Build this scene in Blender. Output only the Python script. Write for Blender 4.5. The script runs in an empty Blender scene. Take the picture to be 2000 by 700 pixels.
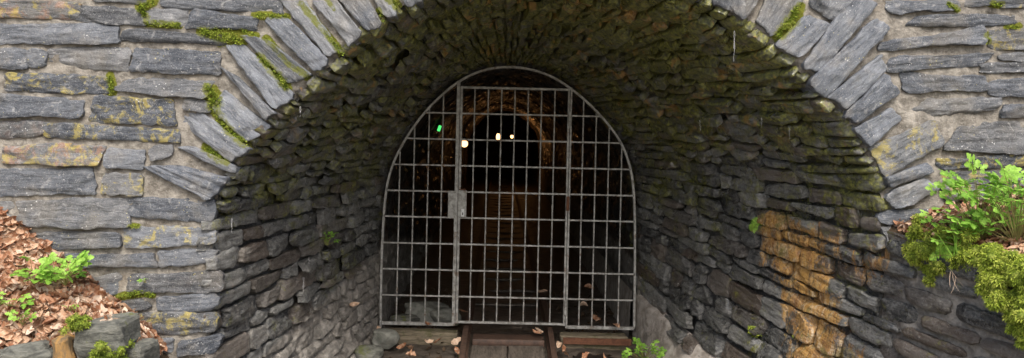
import bpy, math, random
import numpy as np
R = math.radians
rng = np.random.default_rng(7)
random.seed(7)
sc = bpy.context.scene
COL = sc.collection

# ------------------------------------------------------------------ camera
F, CX, CY, ROLL, EYE = 1732.0, 975.0, 325.0, R(1.3), 1.33
cR, sR = math.cos(ROLL), math.sin(ROLL)
cam_d = bpy.data.cameras.new('camera'); cam = bpy.data.objects.new('camera', cam_d); COL.objects.link(cam)
cam.location = (0, 0, EYE); cam.rotation_mode = 'XYZ'
from mathutils import Matrix, Vector, Euler
cam.rotation_euler = (Matrix.Rotation(R(90), 3, 'X') @ Matrix.Rotation(ROLL, 3, 'Z')).to_euler()
cam_d.sensor_width = 36; cam_d.lens = 36 * F / 2000
cam_d.shift_x = 0.0125; cam_d.shift_y = -0.0125
cam_d.clip_end = 500; cam_d.clip_start = 0.05
sc.camera = cam

def W(px, py, D):
    "picture point -> world point on the frontal plane at distance D"
    x, y = np.asarray(px, float) - CX, np.asarray(py, float) - CY
    xx, yy = x * cR + y * sR, -x * sR + y * cR
    D = np.asarray(D, float)
    return np.stack(np.broadcast_arrays(xx * D / F, D, EYE - yy * D / F), -1)
def PX(P):
    P = np.asarray(P, float)
    xx, yy = P[..., 0] * F / P[..., 1], (EYE - P[..., 2]) * F / P[..., 1]
    return np.stack([xx * cR - yy * sR + CX, xx * sR + yy * cR + CY], -1)

# ------------------------------------------------------------------ noise
def _h(i, j, s):
    n = (i.astype(np.int64) * 374761393 + j.astype(np.int64) * 668265263 + int(s) * 1442695041) & 0xffffffff
    n = ((n ^ (n >> 13)) * 1274126177) & 0xffffffff
    n = n ^ (n >> 16)
    return (n & 0xffff) / 65535.0
def vn(x, y, s=0):
    x = np.asarray(x, float); y = np.asarray(y, float)
    x, y = np.broadcast_arrays(x, y)
    i, j = np.floor(x), np.floor(y); fx, fy = x - i, y - j
    i = i.astype(int); j = j.astype(int)
    fx = fx * fx * (3 - 2 * fx); fy = fy * fy * (3 - 2 * fy)
    a = _h(i, j, s) * (1 - fx) + _h(i + 1, j, s) * fx
    b = _h(i, j + 1, s) * (1 - fx) + _h(i + 1, j + 1, s) * fx
    return (a * (1 - fy) + b * fy) * 2 - 1
def fbm(x, y, s=0, o=4):
    v = 0; a = 1; t = 0
    for k in range(o):
        v = v + a * vn(np.asarray(x) * 2 ** k, np.asarray(y) * 2 ** k, s + k * 17); t += a; a *= .5
    return v / t

# ------------------------------------------------------------------ mesh collector
class MB:
    def __init__(s): s.v = []; s.f = []; s.uv = []; s.c1 = []; s.c2 = []; s.n = 0
    def add(s, V, Q, uv=None, c1=None, c2=None):
        V = np.asarray(V, float).reshape(-1, 3); n = len(V)
        s.v.append(V); s.f.append((np.asarray(Q, int) + s.n)); s.n += n
        s.uv.append(V[:, :2] if uv is None else np.asarray(uv, float).reshape(-1, 2))
        def full(c):
            c = np.asarray((0, 0, 0) if c is None else c, float)
            return np.broadcast_to(c, (n, 3)) if c.ndim == 1 else c.reshape(-1, 3)
        s.c1.append(full(c1)); s.c2.append(full(c2))
    def grid(s, P, uv=None, c1=None, c2=None, flip=False, mask=None):
        n, m = P.shape[:2]
        i = np.arange(n - 1)[:, None] * m + np.arange(m - 1)[None]
        q = np.stack([i, i + 1, i + m + 1, i + m], -1)
        if mask is not None: q = q[mask]
        q = q.reshape(-1, 4)
        if flip: q = q[:, ::-1]
        s.add(P, q, uv, c1, c2)
    def build(s, name, mat, parent=None, smooth=True):
        V = np.concatenate(s.v); me = bpy.data.meshes.new(name)
        tri = [f for f in s.f if len(f) and f.shape[1] == 3]; quad = [f for f in s.f if len(f) and f.shape[1] == 4]
        T = np.concatenate(tri) if tri else np.zeros((0, 3), int); Q = np.concatenate(quad) if quad else np.zeros((0, 4), int)
        me.vertices.add(len(V)); me.vertices.foreach_set('co', V.astype(np.float32).ravel())
        L = np.concatenate([T.ravel(), Q.ravel()]).astype(np.int32)
        me.loops.add(len(L)); me.loops.foreach_set('vertex_index', L)
        st = np.concatenate([np.arange(len(T)) * 3, len(T) * 3 + np.arange(len(Q)) * 4]).astype(np.int32)
        me.polygons.add(len(st)); me.polygons.foreach_set('loop_start', st)
        me.polygons.foreach_set('use_smooth', np.full(len(st), smooth, bool))
        uvl = me.uv_layers.new(name='st'); uvl.data.foreach_set('uv', np.concatenate(s.uv)[L].astype(np.float32).ravel())
        for nm, c in (('c1', s.c1), ('c2', s.c2)):
            a = me.attributes.new(nm, 'FLOAT_COLOR', 'POINT'); c = np.concatenate(c)
            a.data.foreach_set('color', np.concatenate([c, np.ones((len(c), 1))], 1).astype(np.float32).ravel())
        me.update(calc_edges=True); me.validate()
        me.materials.append(mat)
        o = bpy.data.objects.new(name, me); COL.objects.link(o)
        if parent: o.parent = parent
        return o
def tag(o, label=None, cat=None, group=None, kind=None):
    for k, v in (('label', label), ('category', cat), ('group', group), ('kind', kind)):
        if v: o[k] = v
    return o
def empty(name, loc=(0, 0, 0), **k):
    o = bpy.data.objects.new(name, None); COL.objects.link(o); o.location = loc; return tag(o, **k)
def reparent_keep(o, root):
    o.parent = root; o.matrix_parent_inverse = Matrix.Translation(root.location).inverted()

# ------------------------------------------------------------------ materials
class NT:
    def __init__(s, name):
        s.m = bpy.data.materials.new(name); s.m.use_nodes = True; s.t = s.m.node_tree; s.t.nodes.clear()
        s.out = s.t.nodes.new('ShaderNodeOutputMaterial'); s.b = s.N('ShaderNodeBsdfPrincipled')
        s.L(s.b.outputs[0], s.out.inputs[0])
    def N(s, ty, **kw):
        n = s.t.nodes.new(ty)
        for k, v in kw.items():
            if hasattr(n, k): setattr(n, k, v)
            else: n.inputs[k].default_value = v
        return n
    def L(s, a, b): s.t.links.new(a, b)
    def inp(s, sock, v):
        if hasattr(v, 'is_linked'): s.L(v, sock)
        else: sock.default_value = (*v, 1) if isinstance(v, tuple) and len(v) == 3 and sock.type == 'RGBA' else v
    def math(s, op, a, b=0.0, c=None, clamp=False):
        n = s.t.nodes.new('ShaderNodeMath'); n.operation = op; n.use_clamp = clamp
        s.inp(n.inputs[0], a); s.inp(n.inputs[1], b)
        if c is not None: s.inp(n.inputs[2], c)
        return n.outputs[0]
    def mix(s, f, a, b, blend='MIX'):
        n = s.t.nodes.new('ShaderNodeMix'); n.data_type = 'RGBA'; n.blend_type = blend
        s.inp(n.inputs[0], f); s.inp(n.inputs[6], a); s.inp(n.inputs[7], b); return n.outputs[2]
    def co(s, kind='Object', scale=(1, 1, 1), uv=None):
        if uv: src = s.N('ShaderNodeUVMap', uv_map=uv).outputs[0]
        else: src = s.N('ShaderNodeTexCoord').outputs[kind]
        mp = s.N('ShaderNodeMapping'); mp.inputs['Scale'].default_value = scale; s.L(src, mp.inputs[0]); return mp.outputs[0]
    def noise(s, vec, scale=1., detail=5., rough=.55, dist=0.):
        n = s.N('ShaderNodeTexNoise'); n.inputs['Scale'].default_value = scale; n.inputs['Detail'].default_value = detail
        n.inputs['Roughness'].default_value = rough; n.inputs['Distortion'].default_value = dist
        s.L(vec, n.inputs['Vector']); return n.outputs[0]
    def vor(s, vec, scale, out='Distance', feature='F1'):
        n = s.N('ShaderNodeTexVoronoi', feature=feature); n.inputs['Scale'].default_value = scale; s.L(vec, n.inputs['Vector']); return n.outputs[out]
    def step(s, v, a, b):
        n = s.N('ShaderNodeMapRange', interpolation_type='SMOOTHSTEP'); s.inp(n.inputs[0], v)
        n.inputs[1].default_value = a; n.inputs[2].default_value = b; return n.outputs[0]
    def attr(s, nm):
        a = s.N('ShaderNodeAttribute', attribute_name=nm); x = s.N('ShaderNodeSeparateColor'); s.L(a.outputs['Color'], x.inputs[0])
        return x.outputs[0], x.outputs[1], x.outputs[2]
    def bump(s, h, dist=.01, strength=1., prev=None):
        n = s.N('ShaderNodeBump'); n.inputs['Distance'].default_value = dist; n.inputs['Strength'].default_value = strength
        s.L(h, n.inputs['Height'])
        if prev is not None: s.L(prev, n.inputs['Normal'])
        return n.outputs[0]
    def done(s, col, rough=.8, normal=None, spec=.3, **kw):
        s.inp(s.b.inputs['Base Color'], col); s.inp(s.b.inputs['Roughness'], rough)
        s.b.inputs['Specular IOR Level'].default_value = spec
        if normal is not None: s.L(normal, s.b.inputs['Normal'])
        for k, v in kw.items(): s.inp(s.b.inputs[k.replace('_', ' ')], v)
        return s.m

def mat_slate(name, gain=1.0):
    t = NT(name); r1, r2, r3 = t.attr('c1'); g = gain
    ob = t.co('Object')
    warp = t.noise(ob, 5, 3, .5)
    st = t.co(uv='st', scale=(7, 60, 1))
    streak = t.noise(st, 1, 7, .72, 1.6)
    fine = t.noise(t.co(uv='st', scale=(40, 190, 1)), 1, 4, .75, 1.0)
    blot = t.noise(t.co(uv='st', scale=(11, 24, 1)), 1, 7, .68, 1.0)
    cl = t.noise(ob, 6, 5, .6, .3); grit = t.noise(ob, 150, 3, .7)
    f = t.math('ADD', t.math('MULTIPLY', r1, .50), t.math('MULTIPLY', t.math('SUBTRACT', streak, .5), 1.25))
    f = t.math('ADD', f, t.math('MULTIPLY', t.math('SUBTRACT', blot, .5), 1.5))
    f = t.math('ADD', f, t.math('MULTIPLY', t.math('SUBTRACT', cl, .5), .8)); f = t.math('ADD', f, .16, clamp=True)
    col = t.mix(f, (.034 * g, .041 * g, .053 * g), (.208 * g, .221 * g, .238 * g))
    col = t.mix(t.math('MULTIPLY', t.step(t.noise(ob, 4.3, 5, .6), .50, .68), .5), col, (.20 * g, .182 * g, .15 * g))
    col = t.mix(t.math('MULTIPLY', t.step(r2, .35, .7), .30), col, t.mix(f, (.06, .055, .042), (.27, .245, .20)))
    brown = t.math('MULTIPLY', t.step(t.noise(ob, 12, 6, .7, .6), .46, .60), t.step(r2, .72, .9))
    col = t.mix(t.math('MULTIPLY', brown, .75), col, (.30, .17, .11))
    bloom = t.step(t.noise(ob, 19, 7, .75, .9), .54, .66)
    col = t.mix(t.math('MULTIPLY', bloom, .55), col, (.36, .355, .34))
    col = t.mix(t.math('MULTIPLY', t.step(fine, .55, .66), .5), col, (.045, .048, .058))
    col = t.mix(t.math('MULTIPLY', t.step(grit, .52, .40), .12), col, (.50, .50, .50))
    li = t.math('MULTIPLY', t.step(t.noise(ob, 10, 7, .75, .6), .50, .60), t.step(r3, .62, .85))
    col = t.mix(t.math('MULTIPLY', li, .65), col, t.mix(t.noise(ob, 70, 3), (.34, .25, .03), (.50, .43, .13)))
    dsz = t.step(t.noise(ob, 5, 3), .38, .70)
    dots = t.math('LESS_THAN', t.vor(ob, 40), t.math('MULTIPLY', dsz, .155))
    col = t.mix(t.math('MULTIPLY', dots, .85), col, t.mix(t.step(t.noise(ob, 4, 2), .5, .55), (.60, .60, .58), (.50, .44, .15)))
    dots2 = t.math('LESS_THAN', t.vor(ob, 80), .13)
    col = t.mix(t.math('MULTIPLY', dots2, .5), col, (.66, .65, .62))
    _, moss, _ = t.attr('c2')
    mm = t.math('MULTIPLY', t.step(t.math('ADD', moss, t.math('MULTIPLY', t.noise(ob, 30, 4, .7), .8)), .75, 1.0), .9)
    col = t.mix(mm, col, (.13, .14, .018))
    crk = t.step(t.noise(t.co(uv='st', scale=(4, 26, 1)), 1, 8, .78, 1.8), .58, .63)
    col = t.mix(t.math('MULTIPLY', crk, .5), col, (.045, .046, .05))
    n = t.bump(streak, .008, .8); n = t.bump(blot, .012, .8, n); n = t.bump(fine, .002, .9, n); n = t.bump(t.noise(ob, 95, 5, .7), .004, .8, n)
    return t.done(col, t.math('ADD', t.math('MULTIPLY', cl, .3), .55), n, .35)

def mat_mortar(name):
    t = NT(name); ob = t.co('Object'); _, moss, damp = t.attr('c2')
    n1 = t.noise(ob, 14, 7, .7, .2); n2 = t.noise(ob, 120, 4, .7)
    col = t.mix(t.step(n1, .3, .7), (.118, .106, .088), (.355, .328, .282))
    col = t.mix(t.math('MULTIPLY', t.step(n2, .55, .7), .5), col, (.48, .44, .385))
    col = t.mix(t.math('MULTIPLY', t.step(t.noise(ob, 5, 5, .6), .52, .68), .45), col, (.20, .165, .12))
    col = t.mix(t.math('MULTIPLY', t.step(t.vor(ob, 85), .22, .10), .5), col, (.16, .14, .12))
    mm = t.step(t.math('ADD', moss, t.math('MULTIPLY', t.noise(ob, 22, 5, .7), .9)), .78, .98)
    col = t.mix(mm, col, t.mix(t.noise(ob, 70, 3), (.055, .07, .008), (.22, .22, .03)))
    col = t.mix(t.math('MULTIPLY', damp, .85), col, (.05, .045, .035))
    n = t.bump(n1, .015, .9); n = t.bump(n2, .005, .9, n); n = t.bump(t.vor(ob, 60), .004, .6, n)
    return t.done(col, .92, n, .2)

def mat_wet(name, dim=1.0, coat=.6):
    t = NT(name); r1, r2, r3 = t.attr('c1'); rust, moss, cem_lit = t.attr('c2')
    ob = t.co('Object'); streak = t.noise(t.co(uv='st', scale=(6, 60, 1)), 1, 7, .7, 1.2)
    blot = t.noise(t.co(uv='st', scale=(14, 26, 1)), 1, 7, .72, 1.0)
    cl = t.noise(ob, 9, 6, .65, .4); grit = t.noise(ob, 75, 5, .72, .5)
    drip = t.noise(t.co('Object', (15, 15, 4.0)), 1, 7, .72, .5)
    lime = t.noise(t.co('Object', (60, 60, 7)), 1, 5, .7, .8)
    f = t.math('ADD', t.math('MULTIPLY', r1, .42), t.math('MULTIPLY', t.math('SUBTRACT', streak, .5), .9))
    f = t.math('ADD', f, t.math('MULTIPLY', t.math('SUBTRACT', blot, .5), 1.6))
    f = t.math('ADD', f, t.math('MULTIPLY', t.math('SUBTRACT', grit, .5), 1.1)); f = t.math('ADD', f, .12, clamp=True)
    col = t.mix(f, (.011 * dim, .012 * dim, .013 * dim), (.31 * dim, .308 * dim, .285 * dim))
    col = t.mix(t.math('MULTIPLY', t.step(r2, .66, .9), .55), col, (.085, .055, .034))
    col = t.mix(t.math('MULTIPLY', t.step(grit, .56, .72), .45), col, (.30, .29, .27))
    # algae and moss in patches
    mz = t.math('ADD', t.math('MULTIPLY', t.noise(ob, 13, 7, .75, .8), .9), t.math('MULTIPLY', t.noise(ob, 2.2, 4, .6, .3), .5))
    mm = t.step(t.math('ADD', mz, t.math('MULTIPLY', moss, .22)), .80, .98)
    col = t.mix(t.math('MULTIPLY', mm, .85), col, t.mix(t.step(t.noise(ob, 42, 5, .7), .35, .68), (.022, .028, .006), (.27, .27, .04)))
    och = t.math('MULTIPLY', t.step(t.noise(ob, 7, 6, .7, .5), .56, .64), t.step(moss, .7, 1.0))
    col = t.mix(t.math('MULTIPLY', och, .75), col, (.36, .20, .05))
    # pale mineral bloom and lime runs
    col = t.mix(t.math('MULTIPLY', t.step(t.noise(ob, 15, 7, .78, .9), .60, .70), .5), col, (.32, .31, .29))
    col = t.mix(t.math('MULTIPLY', t.step(lime, .64, .72), t.step(t.noise(ob, 4, 4), .48, .6)), col, (.46, .46, .44))
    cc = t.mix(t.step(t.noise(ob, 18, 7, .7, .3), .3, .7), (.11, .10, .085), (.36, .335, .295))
    col = t.mix(t.math('MULTIPLY', t.step(t.math('ADD', cem_lit, t.math('MULTIPLY', t.math('SUBTRACT', cl, .5), 1.4)), .35, .75), .85), col, cc)  # mask holds real cement plus the light painted on the left jamb
    # iron stain seeping from the joints
    rc = t.mix(t.step(drip, .36, .60), (.19, .06, .01), (.56, .30, .065))
    rc = t.mix(t.step(t.noise(t.co('Object', (16, 16, 7)), 1, 7, .75, .6), .50, .66), rc, (.66, .54, .36))  # pale stain tone, also painted in as wet glints
    rc = t.mix(t.math('MULTIPLY', t.step(t.noise(t.co('Object', (30, 30, 5)), 1, 7, .78, .5), .52, .60), .85), rc, (.03, .025, .018))
    rc = t.mix(t.step(t.noise(ob, 6, 5, .6, .4), .56, .66), rc, (.17, .15, .035))
    rc = t.mix(.35, rc, t.mix(t.step(grit, .3, .7), (.06, .03, .012), (.60, .42, .20)))
    rust = t.math('MULTIPLY', rust, t.math('ADD', .72, t.math('MULTIPLY', r1, .5)))
    rm = t.step(t.math('ADD', rust, t.math('MULTIPLY', t.math('SUBTRACT', t.noise(t.co('Object', (9, 9, 5)), 1, 8, .8, .6), .5), 3.6)), .30, .70)
    rm = t.math('MULTIPLY', rm, t.step(rust, .02, .3))
    col = t.mix(t.math('MULTIPLY', rm, .95), col, rc)
    n = t.bump(streak, .008, .9); n = t.bump(blot, .007, .9, n); n = t.bump(grit, .006, 1., n)
    rough = t.math('SUBTRACT', .66, t.math('MULTIPLY', t.step(t.noise(ob, 6, 5, .65), .35, .62), .42))
    rough = t.math('ADD', rough, t.math('MULTIPLY', cem_lit, .3), clamp=True)
    rough = t.math('SUBTRACT', rough, t.math('MULTIPLY', rm, .4), clamp=True); rough = t.math('MAXIMUM', rough, .2)
    return t.done(col, rough, n, .75, Coat_Weight=t.math('MULTIPLY', t.step(t.noise(ob, 5, 5, .65), .45, .62), coat), Coat_Roughness=.12)

def mat_simple(name, ca, cb, scale=12, rough=.8, bd=.004, spec=.3, stretch=(1, 1, 1), spots=None):
    t = NT(name); ob = t.co('Object', stretch); n1 = t.noise(ob, scale, 7, .68, .3)
    col = t.mix(t.step(n1, .3, .7), ca, cb)
    if spots: col = t.mix(t.math('MULTIPLY', t.step(t.noise(t.co('Object'), spots[1], 6, .7, .4), spots[2], spots[2] + .1), spots[3]), col, spots[0])
    n = t.bump(n1, bd, 1.); n = t.bump(t.noise(ob, scale * 8, 3), bd * .35, .8, n)
    return t.done(col, rough, n, spec)

def mat_leafy(name, cols, rough=.6, trans=.25, scale=40):
    "colour from per-leaf random c1.r"
    t = NT(name); r1, r2, r3 = t.attr('c1')
    rp = t.N('ShaderNodeValToRGB'); el = rp.color_ramp.elements
    while len(el) < len(cols): el.new(.5)
    for i, c in enumerate(cols): el[i].position = i / (len(cols) - 1); el[i].color = (*c, 1)
    t.L(r1, rp.inputs[0])
    nz = t.noise(t.co('Object'), scale, 5, .7)
    col = t.mix(t.math('MULTIPLY', t.step(nz, .45, .75), .45), rp.outputs[0], tuple(min(1, x * 1.7) for x in cols[-1]))
    col = t.mix(t.math('MULTIPLY', t.step(nz, .5, .3), .35), col, tuple(x * .5 for x in cols[0]))
    m = t.done(col, rough, t.bump(nz, .003, .6), .3)
    tr = t.N('ShaderNodeBsdfTranslucent'); t.L(col, tr.inputs[0])
    mx = t.N('ShaderNodeMixShader'); mx.inputs[0].default_value = trans
    t.L(t.b.outputs[0], mx.inputs[1]); t.L(tr.outputs[0], mx.inputs[2]); t.L(mx.outputs[0], t.out.inputs[0])
    return m

M = dict(
    slate=mat_slate('weathered_slate'), ring=mat_slate('arch_slate', 1.35), mortar=mat_mortar('lime_mortar'), wet=mat_wet('wet_slate'), wet_in=mat_wet('dimmed_tunnel_slate', .24, 0.),  # tunnel copy of the wet slate, its darkness put into the colour
    steel=mat_simple('weathered_steel', (.165, .16, .142), (.47, .47, .44), 26, .55, .0015, .5, spots=((.13, .075, .04), 14, .56, .75)),
    rust=mat_simple('rusty_steel', (.075, .03, .016), (.17, .075, .04), 20, .75, .003, .3),
    railrust=mat_simple('rail_rust', (.045, .028, .02), (.11, .065, .045), 24, .6, .003, .4),
    wood=mat_simple('old_timber', (.08, .068, .045), (.24, .20, .14), 8, .85, .006, .2, (1, 6, 8), ((.06, .07, .02), 6, .5, .6)),
    boards=mat_simple('dark_boards', (.05, .042, .034), (.16, .135, .11), 8, .55, .006, .4, (6, 1, 6)),
    mud=mat_simple('damp_mud', (.03, .025, .02), (.12, .10, .08), 10, .45, .02, .5),
    water=mat_simple('puddle_water', (.01, .01, .009), (.016, .015, .013), 3, .30, .0006, .5),
    soil=mat_simple('bank_soil', (.03, .02, .012), (.10, .07, .045), 14, .95, .02, .1),
    pale_ground=mat_simple('pale_bounce_ground', (.20, .18, .15), (.42, .39, .34), 20, .95, .02, .1),  # pale tone chosen to bounce light up to the vault
    rock=mat_simple('grey_rock', (.10, .105, .09), (.27, .27, .235), 7, .85, .01, .2, spots=((.12, .13, .05), 8, .56, .5)),
    block=mat_simple('mossy_slate_block', (.05, .052, .046), (.20, .20, .17), 11, .8, .014, .3, (1, 1, 3), ((.10, .115, .02), 6, .56, .8)),
    ochre=mat_simple('stained_block', (.10, .085, .06), (.36, .20, .06), 7, .8, .008, .3, (3, 3, 1)),
    render_=mat_simple('cement_render', (.20, .175, .145), (.47, .43, .38), 9, .85, .01, .2, spots=((.10, .09, .075), 11, .57, .7)),
    plate=mat_simple('bright_plate', (.62, .64, .62), (.80, .82, .80), 30, .35, .0005, .5),
    black=mat_simple('keyhole_black', (.01, .01, .01), (.02, .02, .02), 30, .5, .0005),
    stem=mat_simple('green_stem', (.14, .18, .04), (.24, .17, .07), 30, .6, .0005),
    litter=mat_leafy('dry_leaves', [(.09, .04, .02), (.27, .11, .05), (.44, .22, .12), (.56, .36, .23), (.70, .55, .43)], .55, .15),
    herb=mat_leafy('herb_green', [(.13, .28, .03), (.24, .46, .06), (.38, .62, .11)], .5, .35),
    moss=mat_leafy('moss_green', [(.08, .11, .012), (.20, .28, .025), (.36, .45, .05), (.50, .50, .12)], .85, .2, 25),
    web=mat_simple('cobweb', (.5, .5, .5), (.7, .7, .7), 30, .7, .0005),
    deep=mat_simple('tunnel_brick', (.02, .016, .012), (.14, .11, .08), 6, .6, .04, .4, (1, 1, 2.2)),
)

# ------------------------------------------------------------------ the curved lining: gate outline -> mouth outline
DG, DM = 7.5, 5.0
KN = [  # gate px, mouth px
    ((745, 668), (600, 945)), ((744, 590), (440, 830)), ((746, 503), (409, 680)), ((750, 393), (414, 480)), ((756, 350), (412, 402)),
    ((771, 305), (455, 318)), ((799, 256), (522, 256)), ((836, 208), (578, 188)), ((873, 174), (640, 133)), ((903, 152), (702, 74)),
    ((940, 136), (785, 10)), ((972, 129), (900, -46)), ((1005, 128), (1070, -75)), ((1040, 133), (1250, -55)), ((1080, 147), (1400, 10)),
    ((1116, 170), (1490, 80)), ((1152, 200), (1570, 145)), ((1187, 237), (1640, 222)), ((1215, 273), (1685, 290)), ((1236, 320), (1722, 360)),
    ((1243, 390), (1728, 545)), ((1244, 480), (1715, 730)), ((1244, 571), (1645, 895)), ((1244, 668), (1450, 950))]
GK = np.array([W(a[0], a[1], DG) for a, b in KN]); MK = np.array([W(b[0], b[1], DM) for a, b in KN])
_gc = np.array([.09, DG, 1.0]); _gd = GK - _gc; _gd[-1] = _gd[0] = 0; _gd[:, 1] = 0; GK = GK + _gd / (np.linalg.norm(_gd, axis=1, keepdims=True) + 1e-9) * .03
_seg = np.linalg.norm(np.diff(.5 * (GK + MK), axis=0), axis=1); QK = np.concatenate([[0], np.cumsum(_seg)]); QLEN = QK[-1]; QK /= QLEN
QD = np.linspace(0, 1, 600)
def _smooth(K):
    A = np.stack([np.interp(QD, QK, K[:, i]) for i in range(3)], -1)
    B = A.copy()
    for _ in range(60): B[1:-1] = .5 * B[1:-1] + .25 * (B[:-2] + B[2:])
    return B
GS, MS = _smooth(GK), _smooth(MK)
WING = np.array([.66, -1.6, -.24])     # the wing wall runs on towards the camera
def S(p, q):
    p, q = np.broadcast_arrays(np.asarray(p, float), np.asarray(q, float))
    g = np.stack([np.interp(q, QD, GS[:, i]) for i in range(3)], -1); m = np.stack([np.interp(q, QD, MS[:, i]) for i in range(3)], -1)
    pp = np.clip(p, -1, 1)[..., None]; e = np.clip(p - 1, 0, None)[..., None]
    return g + (m - g) * pp + WING * e / .8
def SN(p, q):
    e = 1e-3
    du = S(p + e, q) - S(p - e, q); dv = S(p, q + e) - S(p, q - e)
    n = np.cross(du, dv); n /= np.linalg.norm(n, axis=-1, keepdims=True) + 1e-12
    c = np.array([.1, 6., 1.0]); flip = np.sum((c - S(p, q)) * n, -1, keepdims=True) < 0
    return np.where(flip, -n, n)
def locate(px, py, pmax=1.8):
    pg, qg = np.meshgrid(np.linspace(-.0, pmax, 360), np.linspace(0, 1, 700), indexing='ij')
    d = np.linalg.norm(PX(S(pg, qg)) - np.array([px, py]), axis=-1)
    d[(pg > 1) & (qg < .75)] = 1e9
    k = np.unravel_index(np.argmin(d), d.shape); return pg[k], qg[k]
def pdist(P, line):
    P = np.asarray(P); best = np.full(P.shape[:-1], 1e9)
    for (x0, y0, w0), (x1, y1, w1) in zip(line[:-1], line[1:]):
        a = np.array([x0, y0]); b = np.array([x1, y1]); t = np.clip(((P - a) @ (b - a)) / ((b - a) @ (b - a)), 0, 1)
        d = np.linalg.norm(P - (a + t[..., None] * (b - a)), axis=-1) / (w0 + (w1 - w0) * t)
        best = np.minimum(best, d)
    return best
RUSTL = [(1516, 440, 27), (1540, 500, 41), (1585, 560, 48), (1600, 640, 54), (1620, 790, 85)]
RUST2 = [(1550, 460, 36), (1630, 490, 50), (1715, 520, 40)]
RUST3 = [(1215, 10, 1), (1216, 11, 1)]
def masks(P, q):
    X = PX(P)
    rust = np.clip(1.25 - pdist(X, RUSTL) * .8, 0, 1) * 1.0 + .55 * np.clip(1.4 - pdist(X, RUST2), 0, 1)
    rust = np.maximum(rust, .42 * np.clip(1.2 - pdist(X, [(1110, -10, 22), (1250, 35, 22), (1330, 50, 18)]), 0, 1))
    up = np.clip((P[..., 2] - 1.0) / 1.2, 0, 1)
    moss = .25 + .50 * up + 1.4 * np.clip(1.3 - pdist(X, [(1050, -10, 40), (1250, 20, 45), (1330, 60, 40)]), 0, 1) + .35 * np.clip((P[..., 2] - .85) / .3, 0, 1)
    cem_lit = np.clip((X[..., 1] - (468 + (745 - X[..., 0]) * .90)) / 25, 0, 1) * (X[..., 0] < 800)
    cem_lit = np.maximum(cem_lit, .36 * np.clip((640 - X[..., 0]) / 120, 0, 1) * np.clip((X[..., 1] - 430) / 60, 0, 1))  # dry stone by the left mouth, with daylight painted into its tone
    cem_lit = np.maximum(cem_lit, np.clip((X[..., 1] - (560 + (X[..., 0] - 1240) * 1.25)) / 30, 0, 1) * (X[..., 0] > 1100) * (X[..., 0] < 1450) * (X[..., 1] > 430))
    return np.stack([np.clip(rust, 0, 1), moss * (1 - cem_lit), cem_lit], -1)

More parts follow.
